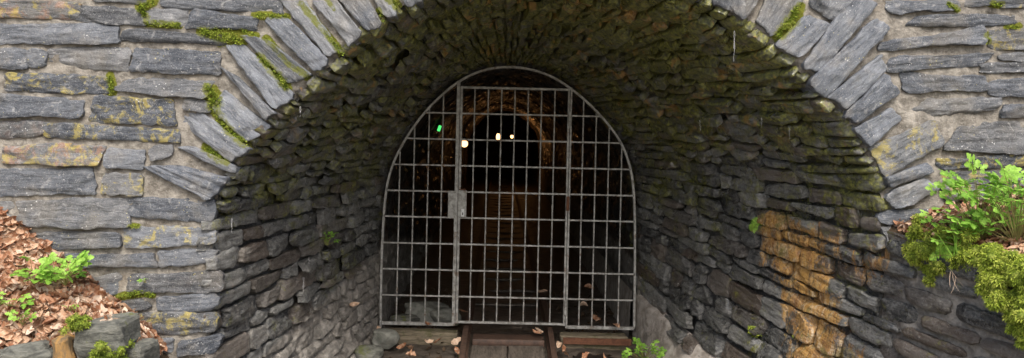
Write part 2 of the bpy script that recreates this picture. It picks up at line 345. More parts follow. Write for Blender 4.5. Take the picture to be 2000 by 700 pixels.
# ------------------------------------------------------------------ a rough slate patch on a surface
def stone(mb, corners, surf, H=.03, depth=.06, res=.011, rough=1., tilt=None, seed=None, c1=None, c2f=None, round_=.012, chip=.020, bev=.009):
    "corners TL,TR,BR,BL in surface coordinates; surf(p,q)->(P,N)"
    sd = int(rng.integers(1, 1 << 20)) if seed is None else seed
    C = np.asarray(corners, float)
    P4, _ = surf(C[:, 0], C[:, 1])
    L = .5 * (np.linalg.norm(P4[1] - P4[0]) + np.linalg.norm(P4[2] - P4[3])); Wd = .5 * (np.linalg.norm(P4[3] - P4[0]) + np.linalg.norm(P4[2] - P4[1]))
    na = int(np.clip(L / res, 4, 60)) + 1; nb = int(np.clip(Wd / (res * .75), 4, 30)) + 1
    a = np.linspace(-1, 1, na); b = np.linspace(-1, 1, nb)
    A, B = np.meshgrid(a, b, indexing='ij')
    u, v = A * L / 2, B * Wd / 2
    # ragged outline
    ea = (fbm(v * 34, 3.1, sd, 3) * .012 + vn(v * 11, 7., sd + 1) * .012) * rough
    eb = (fbm(u * 22, 9.7, sd + 2, 4) * .011 + vn(u * 5, 2., sd + 3) * .007) * rough
    cut = [round_ * (.3 + 1.9 * rng.random() ** 2) for _ in range(4)]      # each corner broken off by its own amount
    r = np.where(A < 0, np.where(B < 0, cut[0], cut[3]), np.where(B < 0, cut[1], cut[2]))
    da, db = (1 - np.abs(A)) * L / 2, (1 - np.abs(B)) * Wd / 2
    r = np.minimum(r, Wd * .38)
    ka = np.clip(1 - db / (r * 1.25), 0, 1) ** 1.3 * r; kb = np.clip(1 - da / (r * 1.25), 0, 1) ** 1.3 * r * .8
    A2 = A * (1 - ka / (L / 2) * np.abs(A)) + A * np.abs(A) ** 3 * ea / (L / 2)
    B2 = B * (1 - kb / (Wd / 2) * np.abs(B)) + B * np.abs(B) ** 3 * np.minimum(1, Wd / .08) * eb / (Wd / 2)
    B2 = np.clip(B2, -1.25, 1.25)
    s, t = (A2 + 1) / 2, (B2 + 1) / 2
    pq = ((1 - s) * (1 - t))[..., None] * C[0] + (s * (1 - t))[..., None] * C[1] + (s * t)[..., None] * C[2] + ((1 - s) * t)[..., None] * C[3]
    P, N = surf(pq[..., 0], pq[..., 1])
    edge = np.minimum((1 - np.abs(A)) * L / 2, (1 - np.abs(B)) * Wd / 2)
    h = H + rough * (.006 * fbm(u * 6, v * 22, sd + 5, 3))
    lay = fbm(u * 5, v * 30 + u * 2, sd + 9, 3); sl = rng.normal(0, 1) * 3; st = np.round(lay * 3.2 + v * 22 + u * sl) / 3.2 - (v * 22 + u * sl) / 3.2 + lay * .5
    h = h + rough * .0055 * st
    tl = (rng.normal(0, .10), rng.normal(0, .10)) if tilt is None else tilt
    h = h + np.clip(tl[0] * u + tl[1] * v, -.03, .05)
    for _ in range(int(rng.integers(2, 6))):
        ang = rng.uniform(0, 2 * np.pi); mx_, my_ = math.cos(ang) * L / 2, math.sin(ang) * Wd / 2
        k_ = rng.uniform(.25, .9); x0_, y0_ = mx_ * rng.uniform(.4, .95), my_ * rng.uniform(.4, .95)
        dd = (u - x0_) * math.cos(ang) * min(1, Wd / L * 2) + (v - y0_) * math.sin(ang)
        h = h - np.clip(dd * k_ * .7, 0, chip) * rough
    be = np.clip(edge / bev, 0, 1); h = h - bev * .75 * (1 - be) ** 1.5
    T = P + N * h[..., None]
    off = rng.random(2) * 40
    uv = np.stack([u + off[0], v + off[1]], -1)
    if c1 is None: c1 = rng.random(3)
    c2 = None if c2f is None else c2f(P, pq[..., 1])
    mb.grid(T, uv, c1, c2)
    ring = lambda G: np.concatenate([G[:, 0], G[-1, 1:], G[-2::-1, -1], G[0, -2::-1]])
    rt = ring(T); rn = ring(N); k = len(rt)
    nl = 3 if depth > .05 else 2
    lv = np.linspace(0, 1, nl)
    SP = np.stack([rt - rn * (depth * l) + rn * 0 for l in lv], 0)
    if nl > 2: SP[1] += (rng.random((k, 1)) - .5) * .006 * rn
    ruv = ring(uv); SU = np.stack([ruv + np.array([depth * l, depth * l]) for l in lv], 0)
    mb.grid(SP, SU, c1, None if c2 is None else np.stack([ring(c2)] * nl, 0))

FN = np.array([0., -1., 0.])
def facade(p, q):      # surface coordinates are picture points on the wall plane
    P = W(p, q, DM); return P, np.broadcast_to(FN, P.shape)
def quadrect(x0, y0, x1, y1): return [(x0, y0), (x1, y0), (x1, y1), (x0, y1)]

LEFT = [
 [(0,3),(155,8),(150,37),(0,33)],[(150,14),(268,20),(283,49),(150,38)],[(183,-14),(283,-9),(283,6),(183,1)],[(305,-6),(551,-4),(553,25),(318,14)],
 [(281,23),(364,19),(363,50),(287,47)],[(378,21),(505,36),(505,60),(362,52)],[(-10,50),(230,51),(232,82),(-10,84)],[(250,59),(440,71),(440,88),(236,78)],
 [(-10,95),(51,97),(52,133),(-10,134)],[(54,98),(92,98),(90,130),(54,132)],[(99,94),(252,97),(250,136),(96,128)],[(265,96),(430,103),(430,146),(256,138)],
 [(15,142),(213,151),(213,184),(10,177)],[(242,151),(420,160),(400,193),(224,173)],[(-10,187),(165,192),(160,229),(-10,227)],[(182,190),(341,199),(341,243),(178,235)],
 [(362,193),(416,205),(412,219),(355,208)],[(-10,242),(88,239),(88,262),(-10,268)],[(92,243),(346,257),(345,275),(95,265)],[(5,280),(206,287),(196,323),(3,315)],
 [(212,291),(282,298),(277,328),(208,325)],[(294,287),(333,283),(336,307),(297,312)],[(-10,332),(183,330),(186,378),(-10,382)],[(203,340),(281,342),(278,381),(199,377)],
 [(37,394),(251,390),(254,442),(37,441)],[(254,386),(408,394),(405,430),(253,423)],[(24,455),(234,452),(240,484),(55,488)],[(238,446),(411,441),(414,474),(246,483)],
 [(70,495),(300,496),(310,520),(85,526)],[(311,489),(410,484),(412,515),(316,522)],[(250,538),(424,532),(424,568),(254,571)],[(228,588),(290,583),(302,603),(238,610)],
 [(305,581),(422,575),(414,605),(306,607)],[(164,545),(229,534),(244,571),(200,583)],[(245,613),(420,609),(412,651),(258,652)],[(275,662),(342,660),(334,688),(280,690)],
 [(348,667),(428,652),(414,690),(345,696)],[(-12,396),(20,396),(22,409),(-12,411)],[(-12,420),(20,420),(24,441),(-12,442)],[(-60,455),(14,458),(40,486),(-60,488)],
 [(-60,495),(60,497),(72,526),(-60,526)],[(-60,540),(152,542),(160,580),(-60,580)],[(-60,592),(100,590),(110,620),(-60,622)],[(115,592),(215,595),(225,622),(120,622)],
 [(255,700),(400,702),(405,735),(250,738)],[(250,745),(405,742),(405,790),(250,790)],[(-60,632),(235,632),(240,668),(-60,668)],[(-60,680),(265,682),(240,735),(-60,735)],
]
RIGHT = [
 [(1730,6),(1868,-1),(1871,20),(1735,25)],[(1882,-1),(2010,-12),(2010,2),(1886,11)],[(1955,6),(2012,2),(2012,14),(1955,16)],[(1795,34),(1983,30),(1978,50),(1770,48)],
 [(1722,80),(1915,55),(1918,83),(1720,97)],[(1740,115),(1943,105),(1905,129),(1732,138)],[(1932,62),(2050,58),(2050,95),(1938,95)],[(1950,107),(2050,105),(2050,116),(1952,117)],
 [(1755,143),(1925,151),(1928,176),(1772,180)],[(1918,126),(2050,120),(2050,143),(1922,142)],[(1932,160),(2050,155),(2050,184),(1938,187)],[(1785,199),(1951,190),(1944,216),(1778,228)],
 [(1962,207),(2050,200),(2050,231),(1958,229)],[(1882,243),(2050,243),(2050,298),(1842,290)],[(1826,313),(2050,298),(2050,325),(1838,331)],[(1836,340),(1990,336),(1990,353),(1840,357)],
 [(1836,364),(1960,362),(1955,386),(1842,390)],[(1872,396),(2050,392),(2050,425),(1866,428)],[(1724,411),(1851,408),(1848,438),(1722,439)],[(1722,446),(1806,446),(1797,485),(1735,482)],
 [(1975,365),(2050,362),(2050,385),(1972,386)],[(1860,440),(2050,436),(2050,470),(1850,475)],[(1815,448),(1850,447),(1845,478),(1812,482)],[(2000,336),(2060,335),(2060,352),(2000,354)],
 [(1745,302),(1812,262),(1815,268),(1762,310)]
]
RIGHT = RIGHT[:-1]
YEL_R = {2, 14, 15, 16, 6}; YEL_L = {15, 18, 0, 19, 12, 34, 27, 23}
RINGL = [  # outer-a, inner-a, inner-b, outer-b
 [(765,-60),(796,18),(828,3),(802,-72)],[(712,-45),(751,34),(774,32),(748,-55)],[(635,-41),(719,63),(746,48),(689,-45)],[(611,1),(681,88),(710,69),(640,-24)],
 [(538,-16),(642,114),(669,102),(575,-22)],[(515,39),(619,141),(643,121),(560,33)],[(470,66),(569,166),(609,148),(524,80)],[(444,88),(540,214),(581,193),(472,86)],
 [(430,128),(524,236),(542,222),(464,150)],[(414,212),(486,278),(529,249),(437,176)],[(341,226),(452,316),(494,294),(385,216)],[(349,287),(459,341),(464,325),(375,286)],
 [(279,322),(418,393),(448,350),(345,324)]]
RINGR = [
 [(1418,-80),(1392,6),(1426,24),(1470,-70)],[(1478,-66),(1420,18),(1448,43),(1503,-40)],[(1524,-55),(1474,48),(1507,74),(1566,-8)],[(1600,-28),(1582,12),(1623,41),(1666,-6)],
 [(1578,28),(1510,92),(1560,113),(1619,50)],[(1664,-14),(1566,130),(1597,143),(1709,8)],[(1707,38),(1577,163),(1607,191),(1734,55)],[(1722,108),(1613,194),(1646,213),(1729,132)],
 [(1727,148),(1643,225),(1671,243),(1751,178)],[(1742,212),(1661,254),(1692,288),(1760,229)],[(1822,234),(1698,291),(1722,345),(1846,279)],[(1812,318),(1722,350),(1730,366),(1824,333)],
 [(1804,347),(1722,384),(1752,409),(1829,368)]]
# crown of the ring above the picture
th = np.linspace(0, 1, 17)
CROWN = []
def mouth_at(x):
    m = PX(MS); k = np.argmin(np.abs(m[:, 0] - x) + (m[:, 1] > 120) * 1e6); return m[k], m[min(k + 4, 599)] - m[max(k - 4, 0)]
for x in np.arange(846, 1390, 36.5):
    c, d = mouth_at(x); d = d / np.linalg.norm(d); n = np.array([d[1], -d[0]]); n = n if n[1] < 0 else -n
    ln = 95 + rng.random() * 45; w = 15.5
    CROWN.append([tuple(c + n * ln - d * w * 1.12), tuple(c - n * 3 - d * w), tuple(c - n * 3 + d * w), tuple(c + n * ln + d * w * 1.12)])

# ---- moss lines in the joints of the face (picture x, y, half width)
MOSSL = [[(275,10,7),(290,45,6),(350,50,5)],[(395,62,8),(440,72,13),(470,76,10)],[(500,30,6),(560,33,5)],[(405,170,8),(425,200,12),(410,195,8)],[(415,205,9),(450,255,8),(480,282,7)],
 [(405,290,8),(430,310,8),(445,318,6)],[(215,150,6),(218,180,7)],[(510,110,7),(545,150,9),(560,172,7)],[(520,75,5),(570,130,5),(600,148,6)],[(590,10,6),(640,70,5),(668,105,6)],[(640,0,4),(655,20,4)],
 [(760,-5,10),(775,15,7)],[(740,20,4),(750,42,5)],[(230,580,5),(275,572,6),(300,577,4)],[(255,442,4),(270,442,4)],[(470,60,4),(500,70,5)],[(300,2,7),(270,20,5)],[(1520,70,10),(1545,40,13),(1560,15,9)],[(1925,70,7),(1930,82,5)],[(1850,8,5),(1870,20,4)],[(1935,8,5),(1955,10,5)],[(1990,52,5),(1965,54,4)]]
def jm(X):
    d = np.full(X.shape[:-1], 1e9)
    for l in MOSSL: d = np.minimum(d, pdist(X, l))
    return np.clip(1.5 - d * .6, 0, 1)
def fac_c2(P, q):
    X = PX(P); m = jm(X) * .55
    return np.stack([m * 0, m, m * 0], -1)

portal = empty('stone_portal', (0, 5, 0), label='grey slate wall pierced by a wide round stone arch, pale mortar joints', cat='wall')
# mortar bed of the face with the opening cut out
def in_poly(x, y, poly):
    c = np.zeros(x.shape, bool); n = len(poly); j = n - 1
    for i in range(n):
        xi, yi = poly[i]; xj, yj = poly[j]
        cond = ((yi > y) != (yj > y)) & (x < (xj - xi) * (y - yi) / (yj - yi + 1e-12) + xi); c ^= cond; j = i
    return c
MP = MS[:, [0, 2]]; poly = np.concatenate([[[MP[0, 0], -2.]], MP, [[MP[-1, 0], -2.]]])
def mortar_patch(x0, x1, z0, z1, st):
    xs = np.arange(x0, x1 + st / 2, st); zs = np.arange(z0, z1 + st / 2, st)
    X, Z = np.meshgrid(xs, zs, indexing='ij'); inside = in_poly(X, Z, poly)
    cx, cz = .25 * (X[1:, 1:] + X[:-1, :-1] + X[1:, :-1] + X[:-1, 1:]), .25 * (Z[1:, 1:] + Z[:-1, :-1] + Z[1:, :-1] + Z[:-1, 1:])
    keep = ~in_poly(cx, cz, poly)
    near = np.zeros_like(inside); near[:-1, :-1] |= keep; near[1:, :-1] |= keep; near[:-1, 1:] |= keep; near[1:, 1:] |= keep
    fix = inside & near
    idx = np.argwhere(fix)
    if len(idx):
        pts = np.stack([X[fix], Z[fix]], -1); d = ((pts[:, None] - MP[None]) ** 2).sum(-1); k = d.argmin(1); X = X.copy(); Z = Z.copy(); X[fix] = MP[k, 0]; Z[fix] = MP[k, 1]
    h = .010 * fbm(X * 7, Z * 7, 3, 3) + .010 * fbm(X * 26, Z * 26, 5, 4) + .002
    P = np.stack([X, 5.006 - h, Z], -1); px = PX(P); m = jm(px)
    damp = np.clip(1.6 - pdist(px, [(1722, 415, 22), (1725, 445, 34), (1760, 480, 50), (1760, 700, 70)]), 0, 1)
    de = np.sqrt(np.maximum(0, ((P[..., None, ::2] - MP[None, None, ::6]) ** 2).sum(-1).min(-1))); P[..., 1] += .038 * np.clip(1 - de / .05, 0, 1)
    damp = np.maximum(damp, .8 * np.clip(1 - de / .06, 0, 1))  # mortar also darker in a narrow band along the opening
    c2 = np.stack([m * 0, m * .8, damp], -1)
    return P, c2, keep
mb = MB()
for (x0, x1, z0, z1, st) in ((-3.2, 3.4, -.6, 2.6, .0125),):
    P, c2, keep = mortar_patch(x0, x1, z0, z1, st); mb.grid(P, P[..., [0, 2]], None, c2, mask=keep)
for (x0, x1, z0, z1, st) in ((-6.5, -3.2, -.6, 3.2, .05), (3.4, 6.5, -.6, 3.2, .05), (-3.2, 3.4, 2.6, 3.2, .05)):
    P, c2, keep = mortar_patch(x0, x1, z0, z1, st); mb.grid(P, P[..., [0, 2]], None, c2, mask=keep)
mb.build('mortar_bed', M['mortar'], portal).location = (0, -5, 0)
portal_parts = []
mb = MB()
def grow(c, k=3.2):
    a = np.array(c, float); m = a.mean(0); d = a - m; return m + d + np.sign(d) * k
for i, c in enumerate(LEFT):
    c = grow(c, 3.2 if c[0][1] < 440 else .8); c[:, 0] += 9 * ((c[:, 0] > 400) & (c[:, 1] > 380))
    c1 = rng.random(3); c1[2] = .95 if i in YEL_L else c1[2] * .6; c1[1] = .95 if i in (0, 19) else c1[1] * .8
    stone(mb, c, facade, H=.012 + .012 * rng.random(), depth=.045, res=.008, bev=.004, round_=.008, rough=1.0, chip=.008, c1=c1, c2f=fac_c2, tilt=(rng.normal(0, .03), rng.normal(.12, .10)))
for i, c in enumerate(RIGHT):
    c = grow(c)
    c1 = rng.random(3) * np.array([.7, .75, .55]); c1[2] = 1. if i in YEL_R else c1[2]
    stone(mb, c, facade, H=.014 + .014 * rng.random(), depth=.045, res=.008, bev=.004, round_=.008, rough=1.1, chip=.009, c1=c1, c2f=fac_c2, tilt=(rng.normal(0, .03), rng.normal(.14, .11)))
# coursed stones outside the picture
def facxz(p, q): P = np.stack([p, np.full_like(p, 5.0), q], -1); return P, np.broadcast_to(FN, P.shape)
ringout = np.array([MP[:, 0], MP[:, 1]]).T
def free(x0, z0, x1, z1):
    pc = PX(np.array([[x0, 5, z0], [x1, 5, z0], [x1, 5, z1], [x0, 5, z1], [(x0 + x1) / 2, 5, (z0 + z1) / 2]]))
    if np.any((pc[:, 0] > -58) & (pc[:, 0] < 2048) & (pc[:, 1] > -12) & (pc[:, 1] < 790)): return False
    mx = np.array([[x0, z0], [x1, z0], [x1, z1], [x0, z1]])
    if in_poly(mx[:, 0], mx[:, 1], poly).any(): return False
    d = np.sqrt(((mx[:, None] - MP[None]) ** 2).sum(-1)).min(); return d > (.42 if z0 > 1.9 else .33) or z1 < .2 and abs(x0) > 1.75
z = -.5
while z < 3.1:
    hh = .07 + .07 * rng.random(); x = -6.4 + rng.random() * .3
    while x < 6.3:
        ll = .3 + .45 * rng.random()
        if free(x, z, x + ll, z + hh): stone(mb, [(x, z + hh), (x + ll, z + hh * (.9 + .1 * rng.random())), (x + ll, z), (x, z)], facxz, H=.025, depth=.05, res=.03, c1=rng.random(3) * np.array([1, .8, .7]))
        x += ll + .03
    z += hh + .03
mb.build('wall_stones', M['slate'], portal).location = (0, -5, 0)
ringp = MB()
bed = []
vouss = RINGL + CROWN + RINGR
for i, c in enumerate(vouss):
    v = MB(); c1 = rng.random(3); c1[1] *= .7; c1[2] = .45 * c1[2]
    if i == len(RINGL) + len(CROWN) + 10: c1[2] = .95
    if i >= len(RINGL) + len(CROWN): c1[0] *= .8
    a_ = np.array(c, float); wv = (a_[3] + a_[2] - a_[0] - a_[1]) / 2; wl = np.linalg.norm(wv); wv = wv / wl * (1.5 + .05 * wl); c = [a_[0] - wv, a_[1] - wv * .8, a_[2] + wv * .8, a_[3] + wv]
    stone(v, [c[0], c[1], c[2], c[3]], facade, H=.03 + .022 * rng.random(), depth=.20, res=.008, bev=.006, rough=.95, chip=.010, c1=c1, c2f=fac_c2, round_=.007, tilt=(rng.normal(.02, .04), rng.normal(0, .07)))
    if i == 0: first = v.build('voussoir', M['ring'], portal); first.location = (0, -5, 0)
    else: v.build('voussoir', M['ring'], portal).location = (0, -5, 0)

# ------------------------------------------------------------------ vault lining between gate and mouth
def surfS(p, q): return S(p, q), SN(p, q)
lin = empty('vault_lining', (0, 6.2, 0), label='dark wet slate vault narrowing from the arch towards the barred gate', cat='vault')
mb = MB()
pg, qg = np.meshgrid(np.linspace(-.02, .985, 120), np.linspace(0, 1, 460), indexing='ij')
P = S(pg, qg); N = SN(pg, qg); h = .014 * fbm(pg * 30, qg * 75, 11, 4) - .020 * np.clip((1 - pg) / .05, 0, 1)
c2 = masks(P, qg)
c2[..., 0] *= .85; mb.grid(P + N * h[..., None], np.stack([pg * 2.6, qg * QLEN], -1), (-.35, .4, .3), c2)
cl_ = np.array([MS + np.array([0, .05, 0]) - SN(np.full(600, .97), QD) * k * np.array([1, 0, 1]) + (0 if k else 0) for k in (-.012, 0, .12, .5)]); mb.grid(cl_, None, (.2, .3, .3), (0, .3, 0))  # hidden collar added behind the arch to block sky light leaking in
mb.build('joint_bed', M['wet'], lin).location = (0, -6.2, 0)
mb = MB(); mw = MB()
qtop = locate(1726, 462)[1]
q = 0.0; rows = []
while q < 1:
    X = PX(S(.6, q))
    side_r = q > .74
    w = (.042 + .060 * rng.random() ** 1.4) if not side_r else (.058 + .055 * rng.random())
    if q < .20: w = .075 + .05 * rng.random()
    if q > .86: w = .115 + .05 * rng.random()
    rows.append((q, min(1, q + w / QLEN))); q += w / QLEN
for (q0, q1) in rows:
    big = q0 > .74
    wing = q0 >= qtop - .003
    pend = 1.95 if wing else 1.0
    p = -.02 - .05 * rng.random()
    d0 = .5 * (q1 - q0) * rng.random()
    while p < pend - .01:
        Lm = 2.75
        near = ((p > .45) and big) or (q0 < .20 and p > .5)
        ll = (.15 + .36 * rng.random() ** 1.3 if not near else .22 + .26 * rng.random()) / Lm
        if p > 1: ll = (.24 + .30 * rng.random()) / 2.2
        pe = min(p + ll, pend + .01)
        if pend - pe < .03: pe = pend + (.004 if not wing else 0)
        g = .004 / Lm * (1 if not wing or p < .8 else 4.0); gq = .0045 / QLEN * (1 if not near else (1.9 if p < .95 else 2.8))
        jit = lambda: rng.normal(0, .0035 if not near else .004) / QLEN * (2.2)
        sk = rng.normal(0, .028 if not near else .01) / Lm
        C = [(p + g, q0 + gq + jit()), (pe - g + sk, q0 + gq + jit()), (pe - g, q1 - gq + jit()), (p + g + sk, q1 - gq + jit())]
        if pe >= pend - .001 and not wing: C[1] = (min(C[1][0], 1.0), C[1][1])
        cem_lit = masks(S((p + pe) / 2, (q0 + q1) / 2), 0)[2]
        rgh = 1.25 if not near else 1.0
        Hk = min(1, max(.15, (p + .05) / .2))
        H = .010 + .052 * rng.random() ** 1.8 * (1 - .85 * cem_lit) * Hk if not near else .018 + .018 * rng.random()
        tl = (abs(rng.normal(.09, .07)) * (1 if not near else .5), rng.normal(.12 if q0 > .5 else -.12, .14) * (1 if not near else .6))
        if cem_lit > .5 and q0 > .9: p = pe; continue
        if p < .08: tl = (tl[0] * .3, tl[1] * .3)
        c1 = rng.random(3)
        if pe > 1.001 or (wing and p > .98):
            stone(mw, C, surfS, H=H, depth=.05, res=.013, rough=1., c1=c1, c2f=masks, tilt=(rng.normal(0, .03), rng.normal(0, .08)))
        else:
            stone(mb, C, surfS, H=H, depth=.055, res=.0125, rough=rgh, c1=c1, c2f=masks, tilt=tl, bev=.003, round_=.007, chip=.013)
        p = pe
mb.build('lining_stones', M['wet'], lin, False).location = (0, -6.2, 0)

# wing wall
wing = empty('wing_wall', (2.6, 4.2, -.4), label='low dark slate retaining wall running out to the right, moss along its top', cat='wall')
bw = MB(); pg, qg = np.meshgrid(np.linspace(1.0, 1.95, 90), np.linspace(qtop - .004, 1, 120), indexing='ij')
P = S(pg, qg); N = SN(pg, qg); h = .012 * fbm(pg * 30, qg * 75, 13, 4)
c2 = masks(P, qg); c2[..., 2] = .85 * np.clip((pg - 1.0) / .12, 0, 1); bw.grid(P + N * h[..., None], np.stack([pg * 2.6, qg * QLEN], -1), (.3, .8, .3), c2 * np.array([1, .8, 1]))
for nm, b_ in (('joint_bed', bw), ('wall_stones', mw)):
    o = b_.build(nm, M['wet'], wing); o.location = (-2.6, -4.2, .4)

# cement plinth at the right foot, from inside the gate to the outside
mb = MB()
pg, qg = np.meshgrid(np.linspace(-.02, .9, 110), np.linspace(QK[-2] - .002, 1, 24), indexing='ij')
P = S(pg, qg); N = SN(pg, qg)
t_ = (qg - qg.min()) / (qg.max() - qg.min())
h = .035 + .012 * fbm(pg * 9, qg * 40, 31, 4) + .006 * fbm(pg * 40, qg * 160, 32, 3)
h = h * np.clip(t_ / .12, 0, 1) ** .6 - .01 * (1 - np.clip(t_ / .12, 0, 1))
mb.grid(P + N * h[..., None], np.stack([pg * 2.6, qg * QLEN], -1))
Pf = P[0, 0].copy()
# straight stretch behind the gate
ys = np.linspace(7.48, 13, 60); zz = np.linspace(0, 1, 12); Y, T = np.meshgrid(ys, zz, indexing='ij')
X = 1.165 - .05 * (1 - T) - .02 * T + .01 * fbm(Y * 3, T * 3, 5, 3); Z = -.13 + .04 * (Y - 7.5) + T * (.42 + .03 * fbm(Y * 1.5, 0, 6, 3))
mb.grid(np.stack([X, Y, Z], -1), np.stack([Y, T], -1))
tag(mb.build('cement_plinth', M['render_']), 'pale cement plinth along the foot of the right tunnel wall', 'plinth')

# ------------------------------------------------------------------ tunnel behind the gate
tun = empty('tunnel', (0, 8, 0), label='dark rubble-walled tunnel running back behind the gate towards three distant lamps', cat='tunnel')
def ztun(y): return .045 * (y - 7.5)
def tprof(y, q):   # gate outline carried back, the vault a little taller inside
    g = np.stack([np.interp(q, QD, GS[:, i]) for i in range(3)], -1)
    o = g.copy(); k = np.clip((y - 7.5) / 1.5, 0, 1)
    o[..., 0] = .1 + (g[..., 0] - .1) * (1 + .03 * k); o[..., 2] = g[..., 2] + ztun(y) ; o[..., 1] = y
    return o
mb = MB()
y_, q_ = np.meshgrid(np.concatenate([np.linspace(7.46, 12, 190), np.linspace(12.06, 34, 330)]), np.linspace(0, 1, 260), indexing='ij')
P = tprof(y_, q_); c = np.array([.1, 0, 1.1]); dirn = P - c; dirn[..., 1] = 0; dirn[..., 2] -= ztun(y_); dirn /= np.linalg.norm(dirn, axis=-1, keepdims=True)
row = np.floor(q_ * 70); cell = np.floor(y_ * 3.6 + _h(row.astype(int), row.astype(int) * 0, 4) * 7)
st = _h(row.astype(int), cell.astype(int), 9)
h = .045 * st + .02 * fbm(y_ * 9, q_ * 60, 41, 4)
h[:2] = 0; h[0] = -.6  # first row flares out as a hidden flange, added against light leaks
c2 = np.zeros(P.shape); c2[..., 1] = .15; zrel = P[..., 2] - ztun(y_)
c2[..., 2] = np.clip((.75 - .12 * (y_ - 7.5) - zrel) / .15, 0, 1) * (q_ < .5) + np.clip((.55 - zrel) / .1, 0, 1) * (q_ > .5)
c1 = np.stack([st, _h(cell.astype(int), row.astype(int), 3), st], -1)
mb.grid(P - dirn * h[..., None], np.stack([y_, q_ * QLEN], -1), c1, c2)
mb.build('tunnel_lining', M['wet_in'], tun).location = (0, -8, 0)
# projecting masonry arch ribs further in
def arch_rib(y0, y1, lip):
    m = MB(); qq = np.linspace(0, 1, 200)
    prof = []
    for (yy, l) in ((y0, 0), (y0, lip), (y1, lip), (y1, 0)):
        p = tprof(np.full_like(qq, yy), qq); d = p - c; d[:, 1] = 0; d[:, 2] -= ztun(yy); d /= np.linalg.norm(d, axis=1, keepdims=True)
        nz = .03 * (_h((qq * 46).astype(int), (qq * 0).astype(int), 8) - .5)
        prof.append(p - d * (l + (nz if l else 0))[:, None] if l else p + d * .05)
    P = np.array(prof); m.grid(P, np.stack([P[..., 1], np.broadcast_to(qq * 6, P.shape[:2])], -1))
    o = m.build('arch_rib', M['deep'], tun); o.location = (0, -8, 0)
arch_rib(19.0, 19.6, .06); arch_rib(26, 26.6, .08)
m = MB(); xs = np.linspace(-1.6, 1.8, 60); zs = np.linspace(0.2, 4.2, 60); X, Z = np.meshgrid(xs, zs, indexing='ij')
m.grid(np.stack([X, 33.5 - .1 * fbm(X * 4, Z * 8, 3, 3), Z], -1)); m.build('end_wall', M['deep'], tun).location = (0, -8, 0)

# ------------------------------------------------------------------ ground
def zg(y): return np.where(y > 7.5, -.10 + .045 * (y - 7.5), np.where(y > 4.9, -.10 - .13 * (7.5 - y), -.10 - .13 * 2.6))
mb = MB()
ys = np.concatenate([np.linspace(4.5, 9, 240), np.linspace(9.08, 34, 180)]); xs = np.linspace(-2.4, 2.6, 160)
Y, X = np.meshgrid(ys, xs, indexing='ij')
Z = zg(Y) + .018 * fbm(X * 5, Y * 5, 61, 4) + .010 * fbm(X * 22, Y * 22, 62, 3)
Z -= .03 * np.exp(-((X - .1) / .3) ** 2) * (Y > 7.9)
mb.grid(np.stack([X, Y, Z], -1)); tag(mb.build('tunnel_floor', M['mud']), kind='structure')
mb = MB(); g1 = np.concatenate([np.linspace(-60, -8, 14), np.linspace(-7, 7, 57), np.linspace(8, 60, 14)]); g2 = np.concatenate([np.linspace(-80, -8, 16), np.linspace(-7, 4.55, 40)])
Y, X = np.meshgrid(g2, g1, indexing='ij'); ax = np.abs(X - .2)
Z = zg(Y) + np.clip((ax - 3.6) / 4, 0, 1) ** 1.3 * 3.6 * np.clip((Y + 14) / 12, 0, 1) + .06 * fbm(X * .9, Y * .9, 71, 4) * (ax > 1.5) - .01
mb.grid(np.stack([X, Y, Z], -1)); tag(mb.build('ground', M['pale_ground']), kind='structure')  # unseen foreground, made pale as an added reflector for the vault
for sx in (-1, 1):   # ground strips beside the portal, outside the picture
    mb = MB(); Y, X = np.meshgrid(np.linspace(4.5, 5.3, 6), np.concatenate([np.linspace(2.3, 7, 30), np.linspace(8, 60, 14)]) * sx, indexing='ij'); ax = np.abs(X - .2)
    Z = zg(Y) * 0 - .44 + np.clip((ax - 3.6) / 4, 0, 1) ** 1.3 * 3.7
    mb.grid(np.stack([X, Y, Z], -1)); tag(mb.build('ground', M['soil']), kind='structure')
mb = MB(); Y, X = np.meshgrid(np.concatenate([np.linspace(4.98, 8, 16), np.linspace(9, 90, 25)]), g1, indexing='ij')
Z = 3.12 + .55 * (Y - 5) ** .9 * (Y > 5) + .15 * fbm(X * .6, Y * .6, 77, 4) * (Y > 5.1)
Z = np.where(Y < 5.0, 3.12, Z)
mb.grid(np.stack([X, Y, Z], -1)); tag(mb.build('hillside', M['soil']), kind='structure')

